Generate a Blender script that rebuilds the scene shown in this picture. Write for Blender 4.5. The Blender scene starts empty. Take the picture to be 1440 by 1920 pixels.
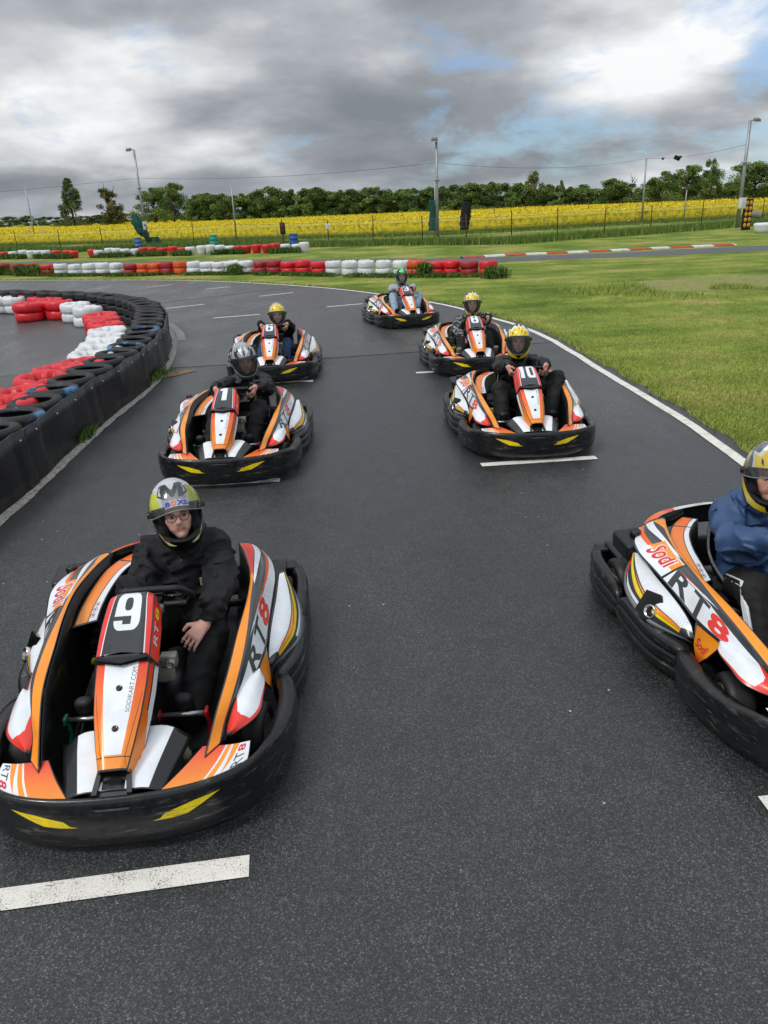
import bpy, bmesh, math, random
import numpy as np
from mathutils import Vector, Matrix, Euler
from mathutils.geometry import delaunay_2d_cdt
RND = random.Random(11)
SC = bpy.context.scene
COL = SC.collection
rad = math.radians

# ------------------------------------------------------------------ camera model (also used to turn pixels of the survey into ground points)
CAM_H, PITCH, ROLL, FPX = 2.3, rad(21.66), rad(2.6), 1440.0
_f = Vector((0, math.cos(PITCH), -math.sin(PITCH)))
_r0 = Vector((1, 0, 0)); _u0 = _r0.cross(_f)
_r = _r0 * math.cos(ROLL) - _u0 * math.sin(ROLL)
_u = _u0 * math.cos(ROLL) + _r0 * math.sin(ROLL)
def at(px, py, z=0.0):
    d = _f + _r * ((px - 720) / FPX) - _u * ((py - 960) / FPX)
    t = (z - CAM_H) / d.z
    return Vector((d.x * t, d.y * t, z))
def at_y(px, py, y):
    d = _f + _r * ((px - 720) / FPX) - _u * ((py - 960) / FPX)
    t = y / d.y
    return Vector((d.x * t, y, CAM_H + d.z * t))

# ------------------------------------------------------------------ scene helpers
def lin(h):
    h = h.lstrip('#')
    o = []
    for i in (0, 2, 4):
        c = int(h[i:i + 2], 16) / 255
        o.append(c / 12.92 if c <= .04045 else ((c + .055) / 1.055) ** 2.4)
    return tuple(o)
def tag(o, label=None, cat=None, group=None, kind=None):
    if label: o['label'] = label
    if cat: o['category'] = cat
    if group: o['group'] = group
    if kind: o['kind'] = kind
    return o
def empty(name, loc=(0, 0, 0), rz=0.0, parent=None):
    o = bpy.data.objects.new(name, None); COL.objects.link(o)
    o.empty_display_size = .1
    o.location = loc; o.rotation_euler = (0, 0, rz); o.parent = parent
    return o
def inst(name, me, parent=None, loc=None, rot=None, scale=None):
    o = bpy.data.objects.new(name, me); COL.objects.link(o); o.parent = parent
    if loc is not None: o.location = loc
    if rot is not None: o.rotation_euler = rot
    if scale is not None: o.scale = scale
    return o
def np_mesh(name, V, F, mats=(), smooth=False, colors=None, attr='col'):
    """V (n,3) array, F (m,3|4) array: fast mesh; colors per vertex"""
    V = np.asarray(V, dtype=np.float32); F = np.asarray(F, dtype=np.int32)
    me = bpy.data.meshes.new(name)
    n, k = F.shape
    me.vertices.add(len(V)); me.vertices.foreach_set('co', V.ravel())
    me.loops.add(n * k); me.loops.foreach_set('vertex_index', F.ravel())
    me.polygons.add(n); me.polygons.foreach_set('loop_start', np.arange(0, n * k, k, dtype=np.int32))
    me.update(calc_edges=True)
    if smooth: me.polygons.foreach_set('use_smooth', np.ones(n, dtype=bool))
    if colors is not None:
        a = me.color_attributes.new(attr, 'FLOAT_COLOR', 'POINT')
        c = np.ones((len(V), 4), dtype=np.float32); c[:, :3] = colors
        a.data.foreach_set('color', c.ravel())
    for m in mats: me.materials.append(m)
    me.validate()
    return me

class MB:
    """collects shapes into ONE mesh"""
    def __init__(s): s.v = []; s.f = []; s.m = []; s.sm = []
    def add(s, v, f, mi=0, smooth=False):
        b = len(s.v); s.v += [tuple(x) for x in v]
        for q in f: s.f.append(tuple(i + b for i in q)); s.m.append(mi); s.sm.append(smooth)
        return s
    def box(s, c, d, rot=None, bev=0.0, mi=0, taper=None, seg=2):
        bm = bmesh.new(); bmesh.ops.create_cube(bm, size=1)
        for v in bm.verts:
            k = 1.0
            if taper and v.co.z > 0: k = taper
            v.co = Vector((v.co.x * d[0] * k, v.co.y * d[1] * k, v.co.z * d[2]))
        if bev > 0: bmesh.ops.bevel(bm, geom=list(bm.edges), offset=bev, segments=seg, affect='EDGES', profile=.6)
        M = Matrix.Translation(c) @ (Euler(rot).to_matrix().to_4x4() if rot else Matrix())
        bm.verts.ensure_lookup_table()
        s.add([M @ v.co for v in bm.verts], [[v.index for v in f.verts] for f in bm.faces], mi, bev > 0)
        bm.free(); return s
    def tube(s, path, r, n=8, mi=0, cap=True, closed=False, flat=1.0):
        P = [Vector(p) for p in path]; L = len(P)
        rs = [r] * L if isinstance(r, (int, float)) else list(r)
        v = []; f = []; up = None
        for i, p in enumerate(P):
            if closed: t = P[(i + 1) % L] - P[i - 1]
            else: t = P[min(i + 1, L - 1)] - P[max(i - 1, 0)]
            t.normalize()
            if up is None:
                up = Vector((0, 0, 1)) if abs(t.z) < .9 else Vector((1, 0, 0))
            a = (up - t * up.dot(t))
            if a.length < 1e-6: a = t.orthogonal()
            a.normalize(); up = a; b = t.cross(a)
            for k in range(n):
                g = 2 * math.pi * k / n
                v.append(p + a * (math.cos(g) * rs[i] * flat) + b * (math.sin(g) * rs[i]))
        for i in range(L if closed else L - 1):
            j = (i + 1) % L
            for k in range(n):
                k2 = (k + 1) % n
                f.append((i * n + k, i * n + k2, j * n + k2, j * n + k))
        if cap and not closed:
            f.append(tuple(range(n - 1, -1, -1))); f.append(tuple((L - 1) * n + k for k in range(n)))
        return s.add(v, f, mi, True)
    def lathe(s, prof, n=24, M=None, mi=0, closed=False, wob=None):
        v = []; f = []; L = len(prof)
        for k in range(n):
            g = 2 * math.pi * k / n
            for i, (r, z) in enumerate(prof):
                rr = r; zz = z
                if wob: dr, dz = wob(g, i); rr += dr; zz += dz
                p = Vector((rr * math.cos(g), rr * math.sin(g), zz)); v.append(M @ p if M else p)
        for k in range(n):
            k2 = (k + 1) % n
            for i in range(L if closed else L - 1):
                j = (i + 1) % L
                f.append((k * L + i, k2 * L + i, k2 * L + j, k * L + j))
        return s.add(v, f, mi, True)
    def prism(s, poly, off, mi=0):
        n = len(poly); o = Vector(off)
        v = [Vector(p) for p in poly] + [Vector(p) + o for p in poly]
        f = [tuple(range(n)), tuple(range(2 * n - 1, n - 1, -1))] + [(i, i + n, (i + 1) % n + n, (i + 1) % n) for i in range(n)]
        return s.add(v, f, mi)
    def mesh(s, name, mats):
        me = bpy.data.meshes.new(name); me.from_pydata(s.v, [], s.f)
        for m in (mats if isinstance(mats, (list, tuple)) else [mats]): me.materials.append(m)
        for p, mi, sm in zip(me.polygons, s.m, s.sm): p.material_index = mi; p.use_smooth = sm
        bm = bmesh.new(); bm.from_mesh(me); bmesh.ops.recalc_face_normals(bm, faces=bm.faces); bm.to_mesh(me); bm.free()
        me.update(); return me
    def obj(s, name, mats, parent=None, **k): return inst(name, s.mesh(name, mats), parent, **k)

def cr(pts, n):
    """Catmull-Rom resample by arc length -> list of n+1 Vectors"""
    P = [Vector(p) for p in pts]
    if len(P) == 2: D = [P[0].lerp(P[1], i / 40) for i in range(41)]
    else:
        D = []
        Q = [P[0] * 2 - P[1]] + P + [P[-1] * 2 - P[-2]]
        for i in range(1, len(Q) - 2):
            a, b, c, d = Q[i - 1:i + 3]
            for k in range(12):
                t = k / 12
                D.append(.5 * ((2 * b) + (c - a) * t + (2 * a - 5 * b + 4 * c - d) * t * t + (3 * b - a - 3 * c + d) * t ** 3))
        D.append(P[-1])
    L = [0]
    for i in range(1, len(D)): L.append(L[-1] + (D[i] - D[i - 1]).length)
    out = []; j = 0
    for i in range(n + 1):
        s = L[-1] * i / n
        while j < len(L) - 2 and L[j + 1] < s: j += 1
        t = (s - L[j]) / max(L[j + 1] - L[j], 1e-9)
        out.append(D[j].lerp(D[j + 1], min(max(t, 0), 1)))
    return out
def curve_fn(pts, n=80):
    T = cr(pts, n)
    def f(u):
        x = min(max(u, 0), 1) * n; i = min(int(x), n - 1)
        return T[i].lerp(T[i + 1], x - i)
    return f
def loft(curves, linear=False):
    """surface S(u,v): u along each curve, v across the curves"""
    C = [curve_fn(c) for c in curves]; n = len(C) - 1
    def S(u, v):
        x = min(max(v, 0), 1) * n; i = min(int(x), n - 1); t = x - i
        b = C[i](u); c = C[i + 1](u)
        if linear or n == 1: return b.lerp(c, t)
        a = C[i - 1](u) if i > 0 else b * 2 - c
        d = C[i + 2](u) if i + 2 <= n else c * 2 - b
        return .5 * ((2 * b) + (c - a) * t + (2 * a - 5 * b + 4 * c - d) * t * t + (3 * b - a - 3 * c + d) * t ** 3)
    return S
def mirror(S): return lambda u, v: Vector((-S(u, v).x, S(u, v).y, S(u, v).z))
def mir(l): return [(-p[0],) + tuple(p[1:]) for p in l]

_gl = {}
def glyphs(text, offset=0.0, shear=0.0, spacing=1.0):
    k = (text, offset, shear, spacing)
    if k in _gl: return _gl[k]
    cu = bpy.data.curves.new('glyph', 'FONT'); cu.body = text; cu.offset = offset; cu.shear = shear; cu.space_character = spacing
    cu.resolution_u = 4
    ob = bpy.data.objects.new('glyph', cu); COL.objects.link(ob)
    dg = bpy.context.evaluated_depsgraph_get()
    me = bpy.data.meshes.new_from_object(ob.evaluated_get(dg))
    V = np.array([v.co[:2] for v in me.vertices]); T = [tuple(p.vertices) for p in me.polygons]
    lo, hi = V.min(0), V.max(0); V = (V - lo) / (hi - lo)
    asp = float((hi - lo)[0] / (hi - lo)[1])
    bpy.data.objects.remove(ob); bpy.data.curves.remove(cu); bpy.data.meshes.remove(me)
    _gl[k] = (V, T, asp); return _gl[k]
def text_polys(text, quad, col, offset=0.02, shear=0.0, spacing=1.0):
    """quad = uv corners bottom-left, bottom-right, top-right, top-left"""
    V, T, _ = glyphs(text, offset, shear, spacing)
    bl, br, tr, tl = [np.array(q, dtype=float) for q in quad]
    W = [(bl * (1 - x) + br * x) * (1 - y) + (tl * (1 - x) + tr * x) * y for x, y in V]
    return [([tuple(W[i]) for i in t], col) for t in T]
def text_mesh(text, mat, w, h, name='lettering', offset=0.02, shear=0., thick=.002):
    V, T, _ = glyphs(text, offset, shear)
    me = bpy.data.meshes.new(name)
    me.from_pydata([((x - .5) * w, (y - .5) * h, 0) for x, y in V], [], [list(t) for t in T])
    me.materials.append(mat); return me

def livery(name, S, polys, nu, nv, base, mats, dom=None, out=(0, 0, 1), solid=.005, smooth=True, flipn=None):
    """surface S(u,v) cut along the outlines of its graphics; every face takes the colour of the top outline over it (None = hole)"""
    V = []; E = []; F = []; cols = []
    def addpoly(p):
        b = len(V); V.extend(Vector(q) for q in p); F.append(list(range(b, b + len(p))))
    addpoly(dom or [(0, 0), (1, 0), (1, 1), (0, 1)]); cols.append(base)
    for p, c in polys:
        a = sum(p[i - 1][0] * p[i][1] - p[i][0] * p[i - 1][1] for i in range(len(p)))
        if abs(a) < 1e-9: continue
        addpoly(p if a > 0 else p[::-1]); cols.append(c)
    for i in range(nu + 1):
        b = len(V); V += [Vector((i / nu, j / nv)) for j in range(nv + 1)]; E += [(b + j, b + j + 1) for j in range(nv)]
    for j in range(nv + 1):
        b = len(V); V += [Vector((i / nu, j / nv)) for i in range(nu + 1)]; E += [(b + i, b + i + 1) for i in range(nu)]
    ov, oe, of, a_, b_, oid = delaunay_2d_cdt(V, E, F, 0, 1e-6, True)
    fs = []; fc = []
    for f, ids in zip(of, oid):
        if 0 not in ids: continue
        c = cols[max(ids)]
        if c is None: continue
        fs.append(tuple(f)); fc.append(c)
    used = sorted({i for f in fs for i in f}); mp = {i: k for k, i in enumerate(used)}
    co = [S(ov[i].x, ov[i].y) for i in used]
    me = bpy.data.meshes.new(name); me.from_pydata([tuple(c) for c in co], [], [[mp[i] for i in f] for f in fs])
    ca = me.color_attributes.new('col', 'FLOAT_COLOR', 'CORNER')
    for p, c, f in zip(me.polygons, fc, fs):
        for li, vi in zip(p.loop_indices, f):
            k = c(ov[vi].x, ov[vi].y) if callable(c) else c
            ca.data[li].color = (k[0], k[1], k[2], 1)
    n = Vector()
    for p in me.polygons: n += p.normal * p.area
    if (flipn is None and n.dot(Vector(out)) < 0) or flipn: me.flip_normals()
    if smooth: me.polygons.foreach_set('use_smooth', np.ones(len(me.polygons), dtype=bool))
    for m in (mats if isinstance(mats, (list, tuple)) else [mats]): me.materials.append(m)
    me.update(); me['solid'] = solid
    return me
def place(name, me, parent=None, **k):
    o = inst(name, me, parent, **k)
    if me.get('solid', 0):
        m = o.modifiers.new('thickness', 'SOLIDIFY'); m.thickness = me['solid']; m.offset = -1
        if len(me.materials) > 1: m.material_offset = 1; m.material_offset_rim = 1
    return o

# ------------------------------------------------------------------ materials
def nodes(name):
    m = bpy.data.materials.new(name); m.use_nodes = True
    nt = m.node_tree; b = nt.nodes['Principled BSDF']
    return m, nt, b
def N(nt, t, **k):
    n = nt.nodes.new(t)
    for a, v in k.items():
        if a in n.inputs.keys() if isinstance(a, str) else False: n.inputs[a].default_value = v
        else: setattr(n, a, v)
    return n
def ramp(nt, stops, interp='LINEAR'):
    r = nt.nodes.new('ShaderNodeValToRGB'); e = r.color_ramp.elements; r.color_ramp.interpolation = interp
    while len(e) < len(stops): e.new(.5)
    for x, (p, c) in zip(e, stops):
        x.position = p; x.color = (c, c, c, 1) if isinstance(c, (int, float)) else tuple(c) + (1,)
    return r
def noise_n(nt, scale, detail=4, rough=.6, coord='Object', vec=None, stretch=None):
    n = nt.nodes.new('ShaderNodeTexNoise'); n.inputs['Scale'].default_value = scale
    n.inputs['Detail'].default_value = detail; n.inputs['Roughness'].default_value = rough
    if vec is None:
        tc = nt.nodes.new('ShaderNodeTexCoord'); vec = tc.outputs[coord]
    if stretch:
        mp = nt.nodes.new('ShaderNodeMapping'); mp.inputs['Scale'].default_value = stretch
        nt.links.new(vec, mp.inputs['Vector']); vec = mp.outputs['Vector']
    nt.links.new(vec, n.inputs['Vector']); return n
def mixc(nt, fac, a, b, blend='MIX'):
    m = nt.nodes.new('ShaderNodeMix'); m.data_type = 'RGBA'; m.blend_type = blend; m.clamp_factor = True
    def put(s, x):
        if hasattr(x, 'links') or hasattr(x, 'is_linked'): nt.links.new(x, s)
        elif isinstance(x, (int, float)): s.default_value = x
        else: s.default_value = tuple(x) + (1,)
    put(m.inputs[0], fac); put(m.inputs[6], a); put(m.inputs[7], b)
    return m.outputs[2]
def bump(nt, b, h, strength=.3, dist=.01):
    n = nt.nodes.new('ShaderNodeBump'); n.inputs['Strength'].default_value = strength; n.inputs['Distance'].default_value = dist
    nt.links.new(h, n.inputs['Height']); nt.links.new(n.outputs[0], b.inputs['Normal']); return n
def simple(name, c, rough=.5, metal=0., var=.25, scale=6., bmp=0., bscale=40., coat=0., attr=False, dirt=None, stretch=None, bdist=.004, rvar=.15):
    """one surface: base colour (or the 'col' attribute), a little wear and a little relief"""
    m, nt, b = nodes(name)
    c = lin(c) if isinstance(c, str) else c
    if attr:
        a = nt.nodes.new('ShaderNodeVertexColor'); a.layer_name = 'col'; src = a.outputs['Color']
    else:
        src = None
    n = noise_n(nt, scale, 5, .65, stretch=stretch)
    r = ramp(nt, [(.3, 1 - var), (.7, 1 + var * .4)])
    nt.links.new(n.outputs['Fac'], r.inputs[0])
    col = mixc(nt, 1.0, src if src is not None else c, r.outputs[0], 'MULTIPLY')
    if dirt:
        dn = noise_n(nt, dirt[1], 8, .7, stretch=dirt[3] if len(dirt) > 3 else None)
        dr = ramp(nt, [(dirt[2], 0.), (min(dirt[2] + .12, 1), 1.)]); nt.links.new(dn.outputs['Fac'], dr.inputs[0])
        col = mixc(nt, dr.outputs[0], col, lin(dirt[0]))
    nt.links.new(col, b.inputs['Base Color'])
    rr = ramp(nt, [(.3, max(rough - rvar, .03)), (.7, min(rough + rvar, 1))]); nt.links.new(n.outputs['Fac'], rr.inputs[0])
    nt.links.new(rr.outputs[0], b.inputs['Roughness'])
    b.inputs['Metallic'].default_value = metal
    if coat: b.inputs['Coat Weight'].default_value = coat; b.inputs['Coat Roughness'].default_value = .12
    if bmp:
        bn = noise_n(nt, bscale, 6, .6, stretch=stretch); bump(nt, b, bn.outputs['Fac'], bmp, bdist)
    return m
M = {}
M['livery'] = simple('printed_panel', '#ffffff', .30, var=.14, attr=True, coat=.25, scale=5, dirt=('#4f473c', 42, .665), bmp=.05, bscale=14)
M['bumper'] = simple('scuffed_black_plastic', '#ffffff', .30, var=.35, attr=True, scale=14, bmp=.35, bscale=9, dirt=('#5c5c57', 8, .565, (1, 1, 8)), rvar=.16)
M['plastic'] = simple('black_plastic', '#141517', .38, var=.3, bmp=.08, bscale=60)
M['plastic_dull'] = simple('dull_black_plastic', '#0d0e10', .55, var=.3)
M['gloss'] = simple('gloss_black', '#08090a', .2, var=.2)
M['rubber'] = simple('kart_tyre_rubber', '#1a1a1a', .6, var=.35, bmp=.2, bscale=70)
M['steel'] = simple('bare_steel', '#b9b9b6', .32, .9, var=.2)
M['chrome'] = simple('polished_metal', '#d8d8d8', .12, 1., var=.1)
M['alloy'] = simple('cast_alloy', '#a6a196', .5, .5, var=.3, bmp=.2)
M['redmetal'] = simple('red_painted_metal', '#c0202c', .35, var=.2)
M['greenmetal'] = simple('green_painted_metal', '#0e7a4a', .35, var=.2)
M['yellowmetal'] = simple('yellow_painted_metal', '#a89a10', .4, var=.2)
# ------------------------------------------------------------------ the kart (local: x to the viewer's right, y backwards from the nose, z up)
ORA, ORD, RED, WHT, DGY, YEL, BLK, SIL = [lin(h) for h in ('#f8951c', '#f4701c', '#ea3a2c', '#e6ebf0', '#383b3e', '#f6d90a', '#0b0c0d', '#9aa0a6')]
BPL = lin('#17181a')
def grad(axis, a, b, c0, c1):
    def f(u, v):
        t = ((u, v)[axis] - a) / (b - a); t = min(max(t, 0), 1)
        return tuple(x * (1 - t) + y * t for x, y in zip(c0, c1))
    return f
def stripv(a, b, u0=0., u1=1.): return [(u0, a), (u1, a), (u1, b), (u0, b)]

# --- front bumper: one skin swept along the nose, its two yellow flashes cut into it
half = [(0, 0), (.2, .012), (.37, .055), (.50, .135), (.585, .255), (.645, .42), (.676, .60), (.668, .76), (.625, .90)]
bpath = curve_fn([(-x, y, 0) for x, y in half[::-1]] + [(x, y, 0) for x, y in half[1:]], 200)
def bump_S(u, v):
    p = bpath(u); t = bpath(min(u + .004, 1)) - bpath(max(u - .004, 0)); t.normalize()
    nrm = Vector((t.y, -t.x, 0))
    e = min(1, (1 - abs(2 * u - 1)) / .12); e = math.sin(e * math.pi / 2) ** .5 if e > 0 else 0.
    s = abs(2 * u - 1)
    side = min(max((s - .42) / .25, 0), 1); side = side * side * (3 - 2 * side)
    zt = .287 - .045 * side; th = (.035 + .05 * side) * (.45 + .55 * e)
    zt = .16 + (zt - .16) * (.35 + .65 * e); zb = .040 + .02 * (1 - e)
    g = .012 * side
    prof = [(-th, zb + .07), (-.055, zb), (-.02, zb + .012), (-.004, zb + .045), (0, .125), (-g, .155), (0.002, .175), (.0, zt - .03), (-.004, zt - .012), (-.014, zt), (-th + .012, zt + .004 * side), (-th, zt - .014), (-th, .15), (-th, zb + .07)]
    x = v * (len(prof) - 1); i = min(int(x), len(prof) - 2); k = x - i
    d = prof[i][0] * (1 - k) + prof[i + 1][0] * k; z = prof[i][1] * (1 - k) + prof[i + 1][1] * k
    return Vector((p.x + nrm.x * d, p.y + nrm.y * d, z))
def bump_uv(x, z):
    # invert on the front face
    lo, hi = .0, 1.0
    for _ in range(40):
        m = (lo + hi) / 2
        if bpath(m).x < x: lo = m
        else: hi = m
    u = (lo + hi) / 2; a, b = 3 / 13, 8 / 13
    for _ in range(40):
        m = (a + b) / 2
        if bump_S(u, m).z < z: a = m
        else: b = m
    return (u, (a + b) / 2)
yl = [(.392, .236), (.30, .226), (.19, .198), (.137, .168), (.21, .168), (.30, .190)]
slot = [(-.075, .262), (.075, .262), (.06, .236), (-.06, .236)]
BUMP = livery('front_bumper', bump_S, [([bump_uv(x, z) for x, z in yl], YEL), ([bump_uv(-x, z) for x, z in yl], YEL),
              ([bump_uv(x, z) for x, z in slot], lin('#050506')), ([bump_uv(x, z) for x, z in [(-.066, .247), (.066, .247), (.06, .238), (-.06, .238)]], lin('#55585a'))],
              90, 26, BPL, M['bumper'], solid=0, out=(0, -1, 0))
# --- side and rear bumpers
def rail(path, n, th=.085, zt=.235):
    prof = [(-.06, .036), (-.02, .04), (0, .07), (-.004, .10), (-.02, .108), (-.004, .118), (0, .15), (-.004, .168), (-.022, .176), (-.004, .186), (.0, .205), (-.008, zt - .01), (-.024, zt), (-th + .015, zt), (-th, zt - .015), (-th, .1)]
    P = cr(path, n); mb = MB(); v = []; L = len(prof)
    for i, p in enumerate(P):
        t = P[min(i + 1, n)] - P[max(i - 1, 0)]; t.normalize(); nr = Vector((t.y, -t.x, 0))
        e = min(1, min(i, n - i) / 3); e = .55 + .45 * math.sin(e * math.pi / 2)
        for d, z in prof: v.append((p.x + nr.x * d * e, p.y + nr.y * d * e, .14 + (z - .14) * e))
    f = [(i * L + k, i * L + (k + 1) % L, (i + 1) * L + (k + 1) % L, (i + 1) * L + k) for i in range(n) for k in range(L)]
    f += [tuple(range(L)), tuple(n * L + k for k in range(L - 1, -1, -1))]
    mb.add(v, f, 0, True); return mb
spath = [(.60, .80, 0), (.655, .90, 0), (.706, 1.05, 0), (.722, 1.25, 0), (.724, 1.46, 0)]
for o_ in (0,): pass
def colored(me, c):
    a = me.color_attributes.new('col', 'FLOAT_COLOR', 'POINT')
    for d in a.data: d.color = tuple(c) + (1,)
    return me
SIDE_R = colored(rail(spath, 24).mesh('side_bumper', M['bumper']), BPL)
SIDE_L = colored(rail(mir(spath)[::-1], 24).mesh('side_bumper', M['bumper']), BPL)
rpath = [(.72, 1.475, 0), (.732, 1.70, 0), (.722, 1.92, 0), (.66, 2.08, 0), (.5, 2.14, 0), (0, 2.15, 0)]
REAR = colored(rail(rpath + mir(rpath[:-1])[::-1], 60, .07, .25).mesh('rear_bumper', M['bumper']), BPL)
GUARD = {}
for s in (-1, 1):
    mb = MB(); mb.box((s * .50, 1.93, .262), (.20, .26, .03), bev=.012); mb.box((s * .395, 1.80, .20), (.02, .5, .13), bev=.006)
    mb.box((s * .60, 2.03, .24), (.12, .1, .03), bev=.01)
    GUARD[s] = mb.mesh('wheel_guard', M['plastic'])

# --- side pods (right one given, left one mirrored)
c0 = [(.325, .20, .285), (.36, .383, .37), (.394, .578, .43), (.418, .84, .47), (.446, 1.112, .50), (.448, 1.355, .52), (.405, 1.60, .535), (.36, 1.75, .54)]
c1 = [(.378, .275, .288), (.392, .37, .325), (.421, .47, .375), (.452, .63, .433), (.468, .86, .473), (.468, 1.111, .503), (.466, 1.355, .524), (.425, 1.61, .538), (.378, 1.765, .54)]
c2 = [(.387, .30, .280), (.396, .40, .315), (.428, .487, .362), (.463, .63, .42), (.487, .84, .455), (.50, 1.1, .485), (.51, 1.36, .505), (.485, 1.62, .518), (.43, 1.78, .52)]
c4 = [(.398, .32, .268), (.404, .42, .302), (.438, .494, .345), (.511, .678, .358), (.541, .886, .36), (.549, 1.069, .375), (.563, 1.309, .405), (.572, 1.495, .43), (.545, 1.66, .45), (.48, 1.79, .47)]
c4L = c4[:5] + [(.556, 1.069, .385), (.60, 1.29, .440), (.625, 1.47, .468), (.585, 1.65, .475), (.50, 1.79, .475)]
podS = loft([c0, c1, c2, c4]); podL = loft([c0, c1, c2, c4L])
t3 = 1 / 3
pod_gfx = [
    (stripv(.03, t3 - .03, .004, .80), ORA),
    ([(.985, .62), (.985, .80), (.66, .40), (.70, .33)], WHT),
    ([(.40, 2 * t3 + .02), (.985, .86), (.985, .97), (.10, .97), (.14, .80)], WHT),
    ([(.36, .60), (.985, .81), (.985, .85), (.55, .72), (.44, .69)], WHT),
    ([(.44, .64), (.74, .72), (.985, .83), (.985, .92), (.74, .80)], grad(0, .44, .95, RED, ORD)),
    ([(.60, .50), (.985, .80), (.985, .83), (.44, .64)], lin('#46494c')),
]
def pod(side):
    S = podS if side > 0 else mirror(podL)
    k_ = .74 if side > 0 else .90
    g = pod_gfx[:1] + [([(k_, .03), (.985, .03), (.985, .62), (k_, .32)], RED if side > 0 else ORA), ([(.78, .03), (k_, .03), (k_, .30), (.78, .30)], ORA)] * (1 if side < 0 else 1) + pod_gfx[1:]
    if side > 0: g[1] = ([(.80, .03), (.985, .03), (.985, .62), (.74, .32), (.74, .10)], RED); del g[2]
    if side > 0:   # reads R T 8 from the front to the back
        g += text_polys('R', [(.235, .965), (.345, .965), (.385, .71), (.275, .73)], DGY, .03, 0, 1)
        g += text_polys('T', [(.355, .965), (.455, .965), (.495, .70), (.395, .70)], DGY, .03)
        g += text_polys('8', [(.475, .97), (.585, .97), (.62, .72), (.51, .71)], RED, .04)
    else:
        g += text_polys('R', [(.585, .965), (.475, .965), (.50, .70), (.61, .70)], DGY, .03)
        g += text_polys('T', [(.46, .97), (.36, .97), (.39, .70), (.49, .70)], DGY, .03)
        g += text_polys('8', [(.345, .97), (.235, .97), (.275, .73), (.38, .71)], RED, .04)
        g.append(([(.62, .45), (.80, .45), (.80, .96), (.62, .96)], WHT))
        g.append(([(.62, .50), (.80, .50), (.80, .80), (.62, .80)], ORA))
        g.append(([(.61, .34), (.62, .34), (.62, .98), (.61, .98)], BLK))
        for off, c in ((.006, WHT), (0, lin('#cf2236'))):
            g += text_polys('Sodi', [(.775 + off, .90 + off * 3), (.635 - off, .86 + off * 3), (.65 - off, .55 - off * 3), (.79 + off, .58 - off * 3)], c, .05 if off else .02, .3)
    return livery('side_pod', S, g, 44, 14, DGY, M['livery'])
POD = {1: pod(1), -1: pod(-1)}
# the dark inside wall that hangs from the pod's ridge down to the floor
def wall_S(u, v):
    p = podS(u, 0); return Vector((p.x - .005 - .03 * v, p.y + .02, p.z - .006 + (.075 - p.z) * v * .98))
WALL = {s: livery('inner_panel', wall_S if s > 0 else mirror(wall_S), [], 24, 4, lin('#101113'), M['plastic'], out=(-s, 0, 0)) for s in (1, -1)}
# leaf-shaped outer cover
l_in = [(.545, .868, .262), (.545, .93, .330), (.550, 1.087, .372), (.568, 1.327, .402), (.580, 1.475, .43), (.59, 1.55, .435)]
l_out = [(.552, .885, .238), (.620, .985, .238), (.688, 1.118, .238), (.706, 1.271, .246), (.697, 1.43, .272), (.655, 1.54, .335), (.60, 1.56, .42)]
l_mid = [((a[0] + b[0]) / 2 + .018, (a[1] + b[1]) / 2, (a[2] + b[2]) / 2 + .018) for a, b in zip(cr(l_in, 6), cr(l_out, 6))]
leafS = loft([l_in, l_mid, l_out])
leaf_gfx = [(stripv(.05, .88, .02, .98), DGY), ([(.05, .06), (.96, .06), (.97, .36), (.55, .50), (.10, .50)], WHT),
            ([(.09, .53), (.55, .53), (.80, .46), (.42, .63), (.09, .66)], ORA), ([(.09, .67), (.45, .64), (.97, .44), (.97, .54), (.60, .70), (.09, .76)], YEL),
            ([(.34, .80), (.80, .80), (.95, .72), (.72, .88), (.34, .88)], WHT), ([(.90, .60), (.97, .60), (.97, .86), (.80, .86)], RED),
            (stripv(.90, 1, 0, 1), SIL)]
for i in range(9):
    for j in range(6):
        u = .10 + i * .028 + (j % 2) * .014; v = .12 + j * .065; s_ = .0055 * (1 - i / 11)
        leaf_gfx.append(([(u - s_, v), (u, v - s_ * 4), (u + s_, v), (u, v + s_ * 4)], lin('#a9b2ba')))
LEAF = {s: livery('outer_cover', leafS if s > 0 else mirror(leafS), leaf_gfx, 26, 10, BLK, M['livery'], out=(s, 0, 1)) for s in (1, -1)}
# small orange cheek between the pod and the cover
chS = loft([[(.505, .665, .352), (.543, .885, .355)], [(.548, .72, .25), (.55, .875, .245)], [(.556, .775, .185), (.555, .83, .19)]])
ch_gfx = [(stripv(.04, .55, .06, .94), ORA), ([(.08, .55), (.92, .55), (.85, .97), (.15, .97)], grad(1, .55, 1, ORA, RED))]
CHEEK = {}
for s in (1, -1):
    q = [(.2, .55), (.85, .5), (.85, .25), (.2, .3)] if s > 0 else [(.85, .5), (.2, .55), (.2, .3), (.85, .25)]
    g = list(ch_gfx)
    if s < 0: g += text_polys('Sodi', q, lin('#cf2236'), .03, .3)
    CHEEK[s] = livery('side_cheek', chS if s > 0 else mirror(chS), g, 6, 6, BLK, M['livery'], out=(s, 0, .5))
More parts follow.
